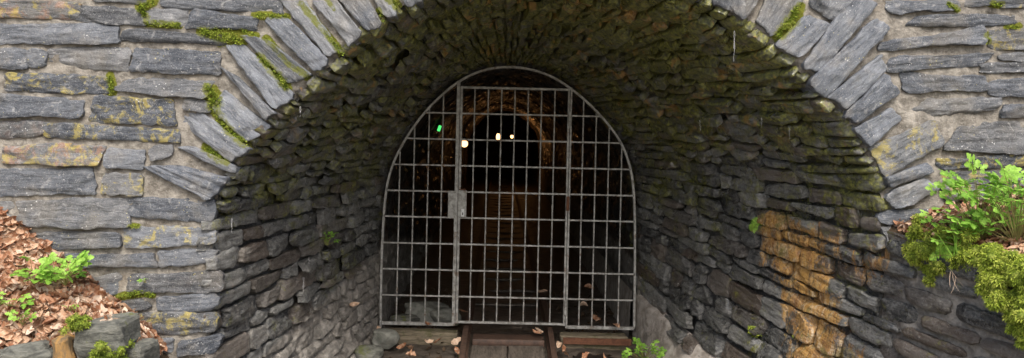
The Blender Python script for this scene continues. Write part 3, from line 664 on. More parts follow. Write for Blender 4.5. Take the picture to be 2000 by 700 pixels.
# ------------------------------------------------------------------ box helper
def box(mb, lo, hi, nz=0., bev=.0, seg=None, seed=0, rot=None, piv=None):
    lo = np.array(lo, float); hi = np.array(hi, float); sz = hi - lo
    seg = seg or .05; n = [max(2, int(s / seg) + 1) if nz else 2 for s in sz]
    def bev1(k): 
        g = np.linspace(0, 1, n[k])
        if bev: b = min(.45, bev / sz[k]); g = np.unique(np.concatenate([[0, b], g[(g > b) & (g < 1 - b)], [1 - b, 1]]))
        return g
    G = [bev1(k) for k in range(3)]; cen = (lo + hi) / 2
    for ax in range(3):
        o = [k for k in range(3) if k != ax]
        A, B = np.meshgrid(G[o[0]], G[o[1]], indexing='ij')
        for side in (0, 1):
            U = np.zeros(A.shape + (3,)); U[..., o[0]] = A; U[..., o[1]] = B; U[..., ax] = side
            if bev:
                d = [np.minimum(U[..., k], 1 - U[..., k]) * sz[k] for k in range(3)]
                cnt = sum((x < bev * .5).astype(float) for x in d)
                P = lo + U * sz
                for k in range(3):
                    e = (d[k] < bev * .5) & (cnt >= 2)
                    P[..., k] += np.where(e, np.sign(cen[k] - P[..., k]) * bev * .35, 0)
            else: P = lo + U * sz
            if nz:
                q1 = fbm(P[..., 0] * 7 + P[..., 1] * 3, P[..., 2] * 7 + P[..., 1] * 5, seed, 4); q2 = fbm(P[..., 0] * 5 + 9, P[..., 1] * 6 + P[..., 2] * 4, seed + 3, 4)
                q3 = fbm(P[..., 2] * 6 + 3, P[..., 0] * 5 - P[..., 1] * 4, seed + 6, 4)
                P = P + nz * np.stack([q1, q2, q3], -1)
            if rot is not None:
                pv = np.array(piv if piv is not None else cen); P = (P - pv) @ np.array(rot).T + pv
            mb.grid(P, np.stack([P[..., o[0]], P[..., o[1]]], -1), flip=bool(side) ^ (ax == 1))
def rotm(x=0, y=0, z=0): return Euler((R(x), R(y), R(z))).to_matrix()
def tube(mb, pts, r, n=8, c1=None):
    pts = np.asarray(pts, float); r = np.broadcast_to(r, len(pts))
    t = np.gradient(pts, axis=0); t /= np.linalg.norm(t, axis=1, keepdims=True) + 1e-9
    up = np.array([0, 0, 1.]) if abs(t[0, 2]) < .9 else np.array([0, 1., 0])
    a = np.cross(t, up); a /= np.linalg.norm(a, axis=1, keepdims=True) + 1e-9; b = np.cross(t, a)
    ph = np.linspace(0, 2 * np.pi, n + 1)
    P = pts[:, None] + r[:, None, None] * (np.cos(ph)[None, :, None] * a[:, None] + np.sin(ph)[None, :, None] * b[:, None])
    mb.grid(P, None, c1)
def mk(name, mat, parent, fn, smooth=False):
    m = MB(); fn(m); o = m.build(name, mat, parent, smooth)
    if parent is not None: o.location = -root_loc(parent)
    return o
def root_loc(o):
    v = Vector(o.location)
    while o.parent: o = o.parent; v += Vector(o.location)
    return v

# ------------------------------------------------------------------ gate
YG = 7.42
gate = empty('gate', (.1, YG, 0), label='grey steel barred gate with a round top and a locked centre door', cat='gate')
def gx(px): return (px - CX) * DG / F
rim_px = [(744, 640), (744.5, 560), (747, 470), (751, 400), (757, 352), (772, 307), (800, 258), (837, 210), (874, 176), (904, 154), (940, 138), (972, 132), (1005, 131), (1040, 136), (1080, 150), (1115, 173), (1151, 203), (1186, 240), (1213, 277), (1231, 322), (1239, 380), (1240, 470), (1239, 560), (1238, 640)]
rim = np.array([W(x, y, YG) for x, y in rim_px])
tt = np.linspace(0, 1, len(rim)); td = np.linspace(0, 1, 200); rimd = np.stack([np.interp(td, tt, rim[:, i]) for i in range(3)], -1)
for _ in range(25): rimd[1:-1] = .5 * rimd[1:-1] + .25 * (rimd[:-2] + rimd[2:])
zb, zt = float(W(990, 636, YG)[2]), float(W(1005, 171, YG)[2])
def rim_fn(m):
    t = np.gradient(rimd, axis=0); t /= np.linalg.norm(t, axis=1, keepdims=True); nn = np.stack([-t[:, 2], t[:, 0] * 0, t[:, 0]], -1)
    w, d = .0085, .020
    ring = [rimd + nn * a + np.array([0, b, 0]) for a, b in ((-w, -d), (w, -d), (w, d), (-w, d), (-w, -d))]
    m.grid(np.array(ring))
mk('frame', M['steel'], gate, rim_fn)
def xat(px, py=450): return float(W(px, py, YG)[0])
def zat(py, px=990): return float(W(px, py, YG)[2])
xl, xr = float(rimd[0, 0]), float(rimd[-1, 0])
def rimz(x):
    k = (np.diff(np.sign(rimd[:, 0] - x)) != 0).nonzero()[0]
    return max([rimd[j, 2] for j in k], default=zt)
def rimx(z, left):
    s = rimd[:100] if left else rimd[100:]; k = np.argmin(np.abs(s[:, 2] - z)); return s[k, 0]
x_post, x_hinge = xat(892), xat(1107.5)
bw_ = .0063
rows_z = [zat(y) for y in (224, 275, 326, 377, 427.5, 479, 530, 581)]
def vbar(parent, x, z0, z1, w=bw_, name='bar'): mk(name, M['steel'], parent, lambda m: (tube(m, [(x + random.uniform(-.002, .002), YG, z0), (x, YG, (z0 + z1) / 2), (x, YG, z1)], w * 1.0, 8)), True)
def hbar(parent, x0, x1, z, w=.0064, name='crossbar'): mk(name, M['steel'], parent, lambda m: box(m, (x0, YG - .020, z - w), (x1, YG - .0065, z + w)))
mk('sill_rail', M['steel'], gate, lambda m: box(m, (xl, YG - .02, zb - .012), (x_post - .025, YG + .02, zb + .012)))
mk('sill_rail', M['steel'], gate, lambda m: box(m, (x_hinge + .019, YG - .02, zb - .012), (xr, YG + .02, zb + .012)))
# fixed side panels
for px in (778, 805.5, 833.5, 860.5): vbar(gate, xat(px), zb, rimz(xat(px)))
for px in (1134.5, 1160, 1185.5, 1211): vbar(gate, xat(px), zb, rimz(xat(px)))
for z in rows_z:
    hbar(gate, rimx(z, True), x_post - .022, z); hbar(gate, x_hinge + .012, rimx(z, False), z)
mk('post', M['steel'], gate, lambda m: box(m, (x_post - .024, YG - .028, zb - .01), (x_post + .004, YG + .028, rimz(x_post)), bev=.003))
mk('post', M['steel'], gate, lambda m: box(m, (x_hinge + .002, YG - .022, zb - .01), (x_hinge + .018, YG + .022, rimz(x_hinge)), bev=.003))
door = mk('door', M['steel'], gate, lambda m: (
    box(m, (x_post + .007, YG - .026, zb + .01), (x_post + .027, YG + .02, zt), bev=.003), box(m, (x_hinge - .018, YG - .024, zb + .01), (x_hinge - .002, YG + .02, zt), bev=.003),
    box(m, (x_post + .0275, YG - .023, zt - .020), (x_hinge - .0185, YG + .018, zt - .001), bev=.003), box(m, (x_post + .0275, YG - .023, zb + .013), (x_hinge - .0185, YG + .018, zb + .031), bev=.003)))
for px in (921.5, 948, 974, 1000, 1026, 1052, 1078):
    vbar(door, xat(px), zb + .03, zt - .019)
for z in rows_z: hbar(door, x_post + .0275, x_hinge - .0185, z)
lockp = mk('lock_plate', M['steel'], door, lambda m: box(m, (x_post + .006, YG - .036, zat(426)), (x_post + .078, YG - .0275, zat(374)), bev=.002))
mk('strike_plate', M['steel'], gate, lambda m: box(m, (x_post - .076, YG - .034, zat(429)), (x_post - .020, YG - .0295, zat(376)), bev=.002))
lx = xat(904, 417)
esc = mk('lock_cover', M['plate'], door, lambda m: box(m, (lx - .013, YG - .041, zat(425)), (lx + .013, YG - .0365, zat(410)), bev=.002))
mk('keyhole', M['black'], door, lambda m: (box(m, (lx - .004, YG - .0435, zat(422)), (lx + .004, YG - .0415, zat(417))), tube(m, [(lx, YG - .0435, zat(415.3)), (lx, YG - .0413, zat(415.3))], [.006, .006], 12)))
for py in (230, 395, 598):
    mk('hinge', M['rust'] if py == 395 else M['steel'], gate, lambda m: tube(m, [(x_hinge, YG - .03, zat(py + 14)), (x_hinge, YG - .03, zat(py - 14))], .014, 10), True)
mk('lock_top', M['rust'], door, lambda m: box(m, (x_post + .012, YG - .034, zat(373)), (x_post + .070, YG - .01, zat(371))))

# ------------------------------------------------------------------ track, beams, boards
def rail(x, lab):
    m = MB(); ys = np.concatenate([np.linspace(4.2, 9, 40), np.linspace(9.5, 33, 40)]); prof = [(-.032, 0), (-.032, .010), (-.007, .018), (-.007, .062), (-.020, .070), (-.020, .086), (.020, .086), (.020, .070), (.007, .062), (.007, .018), (.032, .010), (.032, 0)]
    z0 = zg(ys) + .012
    P = np.array([[(x + a * 1.1 + .004 * math.sin(y * 1.7), y, z + b) for y, z in zip(ys, z0)] for a, b in prof]); m.grid(P)
    o = m.build('track_rail', M['railrust'], None, False); tag(o, lab, 'rail')
XL, XR = -.245, .455
rail(XL, 'left rusty mine rail running under the gate door post'); rail(XR, 'right rusty mine rail running under the hinge side of the gate')
def beam(name, mat, lo, hi, lab, cat, **k):
    m = MB(); box(m, lo, hi, **k); return tag(m.build(name, mat), lab, cat)
zf = float(zg(7.3))
beam('timber_beam', M['wood'], (-.90, 7.22, zf - .02), (-.31, 7.36, -.030), 'mossy squared timber beam under the left gate panel', 'beam', nz=.012, bev=.015, seg=.03, seed=4)
beam('timber_beam', M['wood'], (.53, 7.20, zf - .02), (1.08, 7.38, -.035), 'worn timber beam under the right gate panel, rusty front edge', 'beam', nz=.012, bev=.015, seg=.03, seed=9)
beam('iron_edging', M['rust'], (.55, 7.165, zf + .03), (1.10, 7.185, -.045), 'rusty iron strip along the front of the right timber beam', 'edging', nz=.005, seg=.03, seed=19)
beam('floor_board', M['railrust'], (-.185, 7.14, zf + .0), (.395, 7.38, -.065), 'reddish threshold board between the rails just before the gate', 'board', nz=.006, bev=.008, seg=.04, seed=14)
for i in range(2):
    lo = -.19 + i * .295; z0 = float(zg(6.75))
    m = MB(); box(m, (lo, 6.30, z0 + .01), (lo + .286, 7.12, z0 + .055), nz=.009, bev=.008, seg=.04, seed=24 + i, rot=rotm(x=7.2), piv=(lo, 6.8, z0 + .03))
    tag(m.build('floor_board', M['boards']), ('dark worn board beside the left rail in front of the gate', 'dark worn board beside the right rail in front of the gate')[i], 'board')
for k, y in enumerate(np.arange(8.1, 32, .75)):
    z = float(zg(y)); m = MB(); box(m, (-.5, y, z - .03), (.72, y + .16, z - .006), nz=.012, bev=.01, seg=.08, seed=50 + k)
    tag(m.build('sleeper', M['boards']), 'dark wet wooden sleeper across the track inside the tunnel', 'sleeper', 'sleepers inside the tunnel')
# wet patches between the rails
m = MB(); ys = np.linspace(7.9, 12.5, 40)
for (cx_, cy_, rx, ry) in ((.78, 6.8, .16, .25),):
    a = np.linspace(0, 2 * np.pi, 40); r_ = np.linspace(0, 1, 5); A, RR = np.meshgrid(a, r_, indexing='ij')
    wob = 1 + .2 * np.sin(3 * A + cy_) + .1 * np.sin(7 * A)
    X = cx_ + rx * RR * wob * np.cos(A); Y = cy_ + ry * RR * wob * np.sin(A); m.grid(np.stack([X, Y, zg(Y) * 0 + float(zg(cy_)) + (.026 if cy_ < 7.4 else .0) + .045 * (Y - cy_) * (cy_ > 7.5) - .13 * -(Y - cy_) * (cy_ < 7.5)], -1))
tag(m.build('water', M['water']), kind='structure')

# ------------------------------------------------------------------ rocks
def rock(name, mat, loc, size, seed, lab, cat='rock', rot=(0, 0, 0), rgh=.18, parent=None, flat=False):
    n = 30; th = np.linspace(0, np.pi, n); ph = np.linspace(0, 2 * np.pi, 2 * n)
    T, Pp = np.meshgrid(th, ph, indexing='ij'); d = np.stack([np.sin(T) * np.cos(Pp), np.sin(T) * np.sin(Pp), np.cos(T)], -1)
    e = .62; q = np.sign(d) * np.abs(d) ** e
    r = 1 + rgh * (fbm(d[..., 0] * 1.7 + 5 + d[..., 2], d[..., 1] * 1.7 + d[..., 2] * 1.9, seed, 4)); r[:, -1] = r[:, 0]
    cut = np.ones_like(r)
    rs = np.random.default_rng(seed)
    q = q * r[..., None]
    for _ in range(7):
        nv = rs.normal(size=3); nv /= np.linalg.norm(nv); lim = .72 + .25 * rs.random(); dd = q @ nv; q = q - np.clip(dd - lim, 0, None)[..., None] * nv
    P = q * np.array(size) / 2; P = P @ np.array(rotm(*rot)).T + np.array(loc)
    m = MB(); m.grid(P, np.stack([P[..., 0], P[..., 2]], -1), flip=True)
    o = m.build(name, mat, parent, True)
    if parent is not None: o.location = -root_loc(parent)
    elif lab: tag(o, lab, cat)
    return o
rock('rock', M['rock'], W(834, 612, 7.85), (.40, .30, .22), 3, 'broad pale rock lying behind the left gate panel')
rock('rock', M['rock'], W(868, 620, 7.75), (.26, .22, .16), 8, 'small grey rock beside the broad one behind the left gate panel', rot=(0, 0, 30))
rock('rock', M['block'], W(790, 625, 7.65), (.26, .20, .10), 12, 'dark flat rock behind the left corner of the gate')
rock('rock', M['rock'], W(752, 662, 7.05), (.21, .20, .15), 5, 'light grey rounded rock at the foot of the left jamb outside the gate', rot=(0, 8, 20))
rock('rock', M['block'], W(722, 690, 6.75), (.22, .20, .12), 15, 'dark damp rock at the bottom of the left jamb, nearest the camera', rot=(0, 0, 50))

# ------------------------------------------------------------------ left bank, low wall, leaves
def bank_z(x, y):
    zb_ = np.interp(x, [-6, -3.6, -2.81, -2.38, -2.03, -1.80, -1.6], [2.6, 1.55, 1.02, .68, .40, .18, -.2])     # against the wall (y=5)
    zf_ = np.interp(x, [-6, -3.6, -2.60, -2.0, -1.75, -1.6], [2.2, .75, .34, .44, .1, -.4])                         # behind the low blocks (y=4.55)
    t = np.clip((5.0 - y) / .42, 0, 3)
    return zb_ + (zf_ - zb_) * np.minimum(t, 1) - np.clip(t - 1, 0, 3) * .9
mb = MB(); xs = np.linspace(-6, -1.62, 220); ys = np.linspace(4.1, 5.02, 60); X, Y = np.meshgrid(xs, ys, indexing='ij')
Z = bank_z(X, Y) + .02 * fbm(X * 8, Y * 8, 81, 4)
Z = np.maximum(Z, -.6); mb.grid(np.stack([X, Y, Z], -1), flip=True); tag(mb.build('earth_bank', M['soil']), kind='structure')

def leaf_into(mb, pos, size, nrm, seed, mat_c=None, curl=None, kindoak=False):
    rs = np.random.default_rng(seed); n, mm = 8, 6
    u = np.linspace(-1, 1, n); v = np.linspace(-1, 1, mm); U, V = np.meshgrid(u, v, indexing='ij')
    wdt = (1 - np.abs(U) ** 2.2) ** .7 * (.42 + .12 * rs.random()) * (1 + .22 * np.sin(U * 9 + seed) * (rs.random() > .4)) + .01
    x = U; y = V * wdt; cu = (rs.normal(.25, .5), rs.normal(.8, .7)) if curl is None else curl
    z = cu[0] * x ** 2 * .5 + cu[1] * y ** 2 * 1.4 + .10 * np.sin(5 * x + seed) * y + .12 * rs.normal() * x ** 3 + .05 * vn(x * 3, y * 5, seed)
    P = np.stack([x, y, z], -1) * size / 2
    nrm = np.array(nrm, float) + rs.normal(0, .45, 3); nrm /= np.linalg.norm(nrm)
    a = rs.normal(size=3); a -= a @ nrm * nrm; a /= np.linalg.norm(a); b = np.cross(nrm, a)
    P = P[..., :1] * a + P[..., 1:2] * b + P[..., 2:] * nrm + np.array(pos)
    c1 = rs.random(3) if mat_c is None else np.array(mat_c)
    mb.grid(P, None, c1)
mb = MB(); n = 0
while n < 3600:
    x = rng.uniform(-3.7, -1.86); y = rng.uniform(4.46, 5.0); z = float(bank_z(x, y))
    if z < .08 or (y < 4.52 + .12 * rng.random() and rng.random() < .6): continue
    e = .02; nx = -(float(bank_z(x + e, y)) - z) / e; ny = -(float(bank_z(x, y + e)) - z) / e
    y = min(y, 4.975)
    leaf_into(mb, (x, y, z + .004 + .040 * rng.random()), rng.uniform(.035, .115), (nx, ny, 1), int(rng.integers(1 << 20))); n += 1
# leaf trail running down towards the arch foot beside the blocks
for _ in range(90):
    t = rng.random(); P = W(205 + 75 * t, 600 + 70 * t + rng.normal(0, 6), 4.93 - .1 * rng.random()); leaf_into(mb, P, rng.uniform(.04, .075), (.3, -.6, 1), int(rng.integers(1 << 20)))
for _ in range(70):
    x = rng.uniform(-3.4, -1.95); y = rng.uniform(4.55, 4.95); z = float(bank_z(x, y)) + .035; a = rng.uniform(0, np.pi); ln = rng.uniform(.05, .16)
    tube(mb, [(x + math.cos(a) * ln * t, y + math.sin(a) * ln * t * .4, z + .02 * rng.random() - math.cos(a) * ln * t * .7) for t in (0, .33, .66, 1)], [.0028, .0025, .002, .0012], 5, (.05, 0, 0))
tag(mb.build('leaf_litter', M['litter']), 'thick heap of dry tan and pink leaves on the bank at left', 'leaf litter', kind='stuff')

low = empty('low_wall', (-2.3, 4.5, 0), label='low wall of big mossy slate blocks holding back the leaf bank at bottom left', cat='wall')
def blk(px0, py0, px1, py1, D, dep, mat, seed, rot=0, tiltx=0):
    a = W(px0, py0, D); b = W(px1, py1, D); m = MB()
    box(m, (a[0], D, b[2]), (b[0], D + dep, a[2]), nz=.022, bev=.03, seg=.022, seed=seed, rot=rotm(y=rot, x=tiltx))
    o = m.build('block', M[mat], low, False); o.location = -root_loc(low)
blk(-120, 684, 99, 800, 4.46, .26, 'block', 3, 0, 0); blk(3, 674, 97, 790, 4.47, .24, 'block', 33, -12, 0)
blk(100, 655, 141, 790, 4.46, .26, 'ochre', 4, -8); blk(140, 634, 232, 702, 4.44, .30, 'block', 5, -8, 4); blk(205, 674, 282, 740, 4.56, .24, 'block', 6, -4)
blk(130, 712, 240, 800, 4.46, .25, 'block', 7); blk(240, 745, 330, 830, 4.6, .22, 'block', 8); blk(-300, 690, -122, 800, 4.46, .25, 'block', 9)

# ------------------------------------------------------------------ right ledge above the wing wall
def wing_top(p): return S(p, qtop)
mb = MB(); pg, bg = np.meshgrid(np.linspace(1.0, 1.95, 90), np.linspace(0, 1, 70), indexing='ij')
Wt = wing_top(pg); X = Wt[..., 0] + bg * (5.2 - Wt[..., 0]); Z = Wt[..., 2] + .02 + .30 * np.clip(bg * 2.2, 0, 1) ** .7 + .25 * bg + .03 * fbm(X * 6, Wt[..., 1] * 6, 91, 4)
mb.grid(np.stack([X, np.minimum(Wt[..., 1], 4.99), Z], -1)); tag(mb.build('earth_ledge', M['soil']), kind='structure')
def ledge_z(x, y):
    p = 1 + (5 - y) / 1.6 * .8; w = wing_top(p); b = (x - w[0]) / (5.2 - w[0]); return w[2] + .02 + .30 * min(max(b * 2.2, 0), 1) ** .7 + .25 * b
mb = MB()
for _ in range(1100):
    y = rng.uniform(3.9, 4.97); w = wing_top(1 + (5 - y) / 2)[0]; x = w + .03 + rng.random() ** 1.8 * 1.1
    z = ledge_z(x, y); leaf_into(mb, (x, y, z + .03 * rng.random() + .005), rng.uniform(.04, .08), (-.5, -.3, 1), int(rng.integers(1 << 20)), mat_c=(rng.random() ** 1.4 * .8, 0, 0))
tag(mb.build('leaf_litter', M['litter']), 'dry brown leaves under the green plants on top of the right wall', 'leaf litter', kind='stuff')

# ------------------------------------------------------------------ moss
def blades(mb, P, N, ln, seed, spread=.7, w=.22, tone=(0, 1), down=0.):
    rs = np.random.default_rng(seed); n = len(P)
    d = N + rs.normal(0, spread, (n, 3)) + np.array([0, 0, -down]); d /= np.linalg.norm(d, axis=1, keepdims=True)
    a = np.cross(d, rs.normal(size=(n, 3))); a /= np.linalg.norm(a, axis=1, keepdims=True)
    L = (ln * (.5 + rs.random(n)))[:, None] if np.ndim(ln) == 0 else (ln * (.5 + rs.random(n)))[:, None]
    bend = np.array([0, 0, -.25]) * L
    A = P - a * L * w; B = P + a * L * w; Cc = P + d * L * .6 + a * L * w * .8; Dd = P + d * L + bend
    E = P + d * L * .6 - a * L * w * .8
    V = np.stack([A, B, Cc, E, Dd], 1).reshape(-1, 3); k = np.arange(n)[:, None] * 5
    c = rs.random((n, 1)) * (tone[1] - tone[0]) + tone[0]; c1 = np.repeat(np.concatenate([c, c, c], 1), 5, 0)
    base = mb.n
    mb.add(V, np.concatenate([k, k + 1, k + 2, k + 3], 1), None, c1); mb.n = base
    mb.f.append(np.concatenate([k + 3, k + 2, k + 4], 1) + base); mb.n = base + len(V)
# joint moss on the face
mb = MB()
for i, l in enumerate(MOSSL):
    for (x0, y0, w0), (x1, y1, w1) in zip(l[:-1], l[1:]):
        n = int(math.hypot(x1 - x0, y1 - y0) * (w0 + w1) * 1.0) + 30
        t = rng.random(n); x = x0 + (x1 - x0) * t + rng.normal(0, 1, n) * (w0 + (w1 - w0) * t) * .42; y = y0 + (y1 - y0) * t + rng.normal(0, 1, n) * (w0 + (w1 - w0) * t) * .42
        keep = fbm(x / 9, y / 9, 5, 3) > -.25; x, y = x[keep], y[keep]
        P = W(x, y, DM - .014 - .012 * rng.random(len(x))); blades(mb, P, np.broadcast_to(np.array([0, -1, .2]), P.shape), .0080, i, .6, .3, (-.1, .62))
tag(mb.build('moss', M['moss']), 'green moss growing in the joints beside the arch stones', 'moss', kind='stuff')

def cushion(mb, path, rad, n, ln, seed, tone=(.1, 1), lump=.35):
    "path: list of points, rad: list of radii; lumpy body plus blades"
    path = np.array(path, float); rad = np.array(rad, float); rs = np.random.default_rng(seed)
    for _ in range(1):
        k = len(path) * 16; tt = np.linspace(0, len(path) - 1, k)
        C = np.stack([np.interp(tt, range(len(path)), path[:, i]) for i in range(3)], -1); Rr = np.interp(tt, range(len(path)), rad)
        for c, r in zip(C, Rr):
            c = c + rs.normal(0, r * .55, 3); r = r * rs.uniform(.22, .62)
            th = np.linspace(0, np.pi, 10); ph = np.linspace(0, 2 * np.pi, 18); T, Pp = np.meshgrid(th, ph, indexing='ij'); d = np.stack([np.sin(T) * np.cos(Pp), np.sin(T) * np.sin(Pp), np.cos(T) * .8], -1)
            mb.grid(c + d * r * .93, None, (.12, .1, .1))
            m_ = int(3.2 * n * (r / rad.mean()) ** 2 / k); t0 = rs.uniform(0, .45) * (tone[1] - tone[0]); tn = (tone[0] + t0 - .1, tone[0] + t0 + .55 * (tone[1] - tone[0])); g = rs.normal(size=(m_, 3)); g /= np.linalg.norm(g, axis=1, keepdims=True)
            blades(mb, c + g * np.array([1, 1, .8]) * r * (1 + .12 * vn(g[:, 0] * 4, g[:, 2] * 4, seed))[:, None], g + np.array([0, -.2, -.1]), ln, int(rs.integers(1 << 20)), .5, .18, tn, .25)
mb = MB()
def Wg(x, y, D): return W(x, y, D)
cushion(mb, [Wg(1800, 462, 4.78), Wg(1815, 500, 4.74), Wg(1822, 535, 4.72)], [.075, .085, .06], 18000, .012, 1, (.35, 1))
cushion(mb, [Wg(1840, 470, 4.66), Wg(1850, 505, 4.62)], [.07, .06], 8000, .012, 2, (.35, 1))
cushion(mb, [Wg(1850, 482, 4.60), Wg(1900, 496, 4.45), Wg(1940, 508, 4.33), Wg(1990, 520, 4.2), Wg(2050, 530, 4.05)], [.052, .062, .07, .08, .09], 26000, .013, 3, (.3, 1))
cushion(mb, [Wg(1925, 530, 4.30), Wg(1950, 560, 4.24), Wg(1975, 600, 4.17), Wg(2000, 640, 4.10), Wg(2030, 680, 4.03)], [.04, .055, .06, .055, .045], 28000, .013, 4, (.3, 1))
cushion(mb, [Wg(1990, 545, 4.15), Wg(2010, 590, 4.08), Wg(2040, 640, 4.0)], [.07, .075, .07], 14000, .013, 5, (.3, 1))
tag(mb.build('moss', M['moss']), 'thick yellow-green moss cushions hanging over the top of the right wall', 'moss', kind='stuff')
mb = MB()
cushion(mb, [Wg(140, 637, 4.42), Wg(170, 628, 4.47)], [.028, .026], 1600, .012, 8, (0, .8)); cushion(mb, [Wg(205, 690, 4.44), Wg(228, 682, 4.5)], [.045, .05], 2500, .013, 9, (0, .8)); cushion(mb, [Wg(180, 702, 4.42), Wg(200, 700, 4.42)], [.03, .03], 1500, .012, 10, (0, .8))
cushion(mb, [Wg(235, 672, 4.7), Wg(262, 668, 4.75)], [.02, .02], 700, .010, 11, (.3, .8))
tag(mb.build('moss', M['moss']), 'olive moss tufts on the big blocks at bottom left', 'moss', kind='stuff')
mb = MB()
for (x, y, r, n) in ((1478, 650, .03, 900), (1560, 655, .015, 200)):
    p, q_ = locate(x, y); c0 = S(p, q_) + SN(p, q_) * .03; cushion(mb, [c0, c0 + np.array([.02, 0, 0])], [r, r * .8], n, .010, 12, (.3, .9))
tag(mb.build('moss', M['moss']), 'small bright moss tuft low on the wet wall right of the gate', 'moss', kind='stuff')

# ------------------------------------------------------------------ plants
def leaflet(mb, base, d, nrm, L, rs, c):
    # three-lobed toothed leaflet as a fan
    half = [(0, 0), (.10, .05), (.22, .20), (.30, .42), (.42, .36), (.45, .18), (.55, .24), (.66, .38), (.74, .22), (.86, .20), (1.0, 0)]
    pts = half + [(x, -y) for x, y in half[-2:0:-1]]
    pts = np.array(pts); side = np.cross(nrm, d); cup = rs.normal(.15, .25)
    P = base + L * (pts[:, :1] * d + pts[:, 1:] * side * .95 + (cup * pts[:, 1:] ** 2 * 1.5 - .22 * pts[:, :1] ** 2) * nrm)
    ctr = base + L * (.45 * d - .05 * nrm); n = len(P); V = np.concatenate([P, [ctr]])
    f = np.array([(i, (i + 1) % n, n) for i in range(n)]); mb.add(V, f, None, np.full(3, c))
def herb(name, lab, cat, base, n, height, spread, leaf, seed, lean=(0, -.3, .2), tone=(0, 1), group=None):
    rs = np.random.default_rng(seed); base = np.array(base, float); root = empty(name, tuple(base), label=lab, cat=cat, group=group)
    ms, ml = MB(), MB()
    for i in range(n):
        az = rs.uniform(0, 2 * np.pi); rr = spread * math.sqrt(rs.random()); hh = height * (.25 + .75 * rs.random() ** .8) * (1 - .35 * (rr / spread) ** 2)
        tip = np.array([rr * math.cos(az), rr * .6 * math.sin(az), hh]) + np.array(lean) * hh
        mid = tip * np.array([.35, .35, .6]) + rs.normal(0, .006, 3)
        st = np.array([(1 - t) ** 2 * np.zeros(3) + 2 * t * (1 - t) * mid + t * t * tip for t in np.linspace(0, 1, 6)])
        tube(ms, st, np.linspace(.0022, .0012, 6), 5)
        out = tip - mid; out[2] *= .3; out += np.array([0, -.4, 0]) * np.linalg.norm(out); out /= np.linalg.norm(out) + 1e-9
        nrm = np.array([0, -.55, .8]) + rs.normal(0, .25, 3); nrm -= nrm @ out * out; nrm /= np.linalg.norm(nrm)
        side = np.cross(nrm, out); c = rs.uniform(*tone); s = leaf * rs.uniform(.7, 1.15)
        for ang, k in ((0, 1.), (62, .85), (-62, .85), (120, .55), (-120, .55)):
            a = R(ang); dd = out * math.cos(a) + side * math.sin(a); leaflet(ml, tip + dd * s * .08, dd, nrm, s * k * .62, rs, c)
    for m_, nm, mt in ((ms, 'stem', 'stem'), (ml, 'foliage', 'herb')):
        o = m_.build(nm, M[mt], root, False)
    return root
HB = 'plant'
herb('herb_plant', 'large leafy light green herb spreading over the right wall top', HB, W(1915, 480, 4.55), 64, .44, .26, .10, 1, (-.12, -.1, 0))
herb('herb_plant', 'lobed green herb at the right picture edge above the moss', HB, W(1985, 485, 4.40), 50, .44, .24, .10, 2, (.0, -.1, 0), (.1, 1))
herb('herb_plant', 'low green herb sprig near the end of the moss, left of the big herb', HB, W(1885, 485, 4.5), 14, .13, .16, .07, 22, (0, -.3, 0))
herb('herb_plant', 'rounded bright green plant on the leaf heap against the wall', HB, W(128, 558, 4.82), 15, .19, .12, .11, 3, (.12, -.2, 0))
herb('herb_plant', 'smaller bright green plant left of the rounded one on the leaf heap', HB, W(66, 556, 4.80), 11, .15, .11, .10, 4, (0, -.2, 0))
herb('herb_plant', 'feathery green sprout at the left picture edge among dry leaves', HB, W(18, 598, 4.66), 6, .08, .09, .075, 5, (0, -.2, 0))
herb('herb_plant', 'small green sprout in the middle of the leaf heap', HB, W(44, 636, 4.60), 6, .07, .06, .06, 6, (0, -.2, 0))
herb('herb_plant', 'tiny seedling in the dark hollow of the leaf heap', HB, W(138, 608, 4.72), 4, .05, .03, .035, 7, (0, -.2, 0))
herb('herb_plant', 'tiny sprout beside the moss right of the big blocks', HB, W(240, 665, 4.75), 8, .05, .06, .035, 8, (0, -.2, 0), (.1, .6))
herb('herb_plant', 'little green seedling in a wall joint above the blocks', HB, W(283, 552, 4.95), 4, .035, .025, .03, 9, (0, -.3, 0))
p, q_ = locate(632, 478); herb('herb_plant', 'small lobed green plant growing from the left jamb of the arch', HB, S(p, q_) + SN(p, q_) * .03, 14, .11, .09, .065, 10, (.05, -.2, 0), (0, .8))
herb('herb_plant', 'bushy green herb at the foot of the right plinth outside the gate', HB, W(1258, 712, 6.75), 26, .20, .15, .075, 11, (-.05, -.2, 0), (0, .9))
herb('herb_plant', 'tiny green shoot beside the left rail at the bottom', HB, W(903, 705, 6.9), 4, .05, .02, .03, 12, (0, -.2, 0))
def fern(base, dirs, L, seed, lab):
    rs = np.random.default_rng(seed); root = empty('fern', tuple(base), label=lab, cat='fern'); ms, ml = MB(), MB()
    for d, l in dirs:
        d = np.array(d, float); d /= np.linalg.norm(d); nrm = np.array([0, -1, .35]); nrm -= nrm @ d * d; nrm /= np.linalg.norm(nrm); side = np.cross(nrm, d); l *= L
        n = 13; ax = np.array([base + d * l * t - np.array([0, 0, .25]) * l * t * t for t in np.linspace(0, 1, n)]); tube(ms, ax, np.linspace(.002, .0008, n), 5)
        for i in range(1, n):
            t = i / n; w = l * .30 * math.sin(math.pi * (t * .85 + .12))
            for s in (-1, 1):
                e = side * s * w + d * w * .35 + nrm * rs.normal(0, .1) * w; a = d * l / n * .42
                P = [ax[i] - a, ax[i] + a, ax[i] + e * .6 + a * .9, ax[i] + e, ax[i] + e * .6 - a * .9]; ml.add(P, np.array([(0, 1, 2), (0, 2, 4), (4, 2, 3)]), None, np.full(3, rs.uniform(.2, .9)))
    for m_, nm, mt in ((ms, 'stem', 'stem'), (ml, 'frond', 'herb')):
        o = m_.build(nm, M[mt], root, False); o.location = -root.location
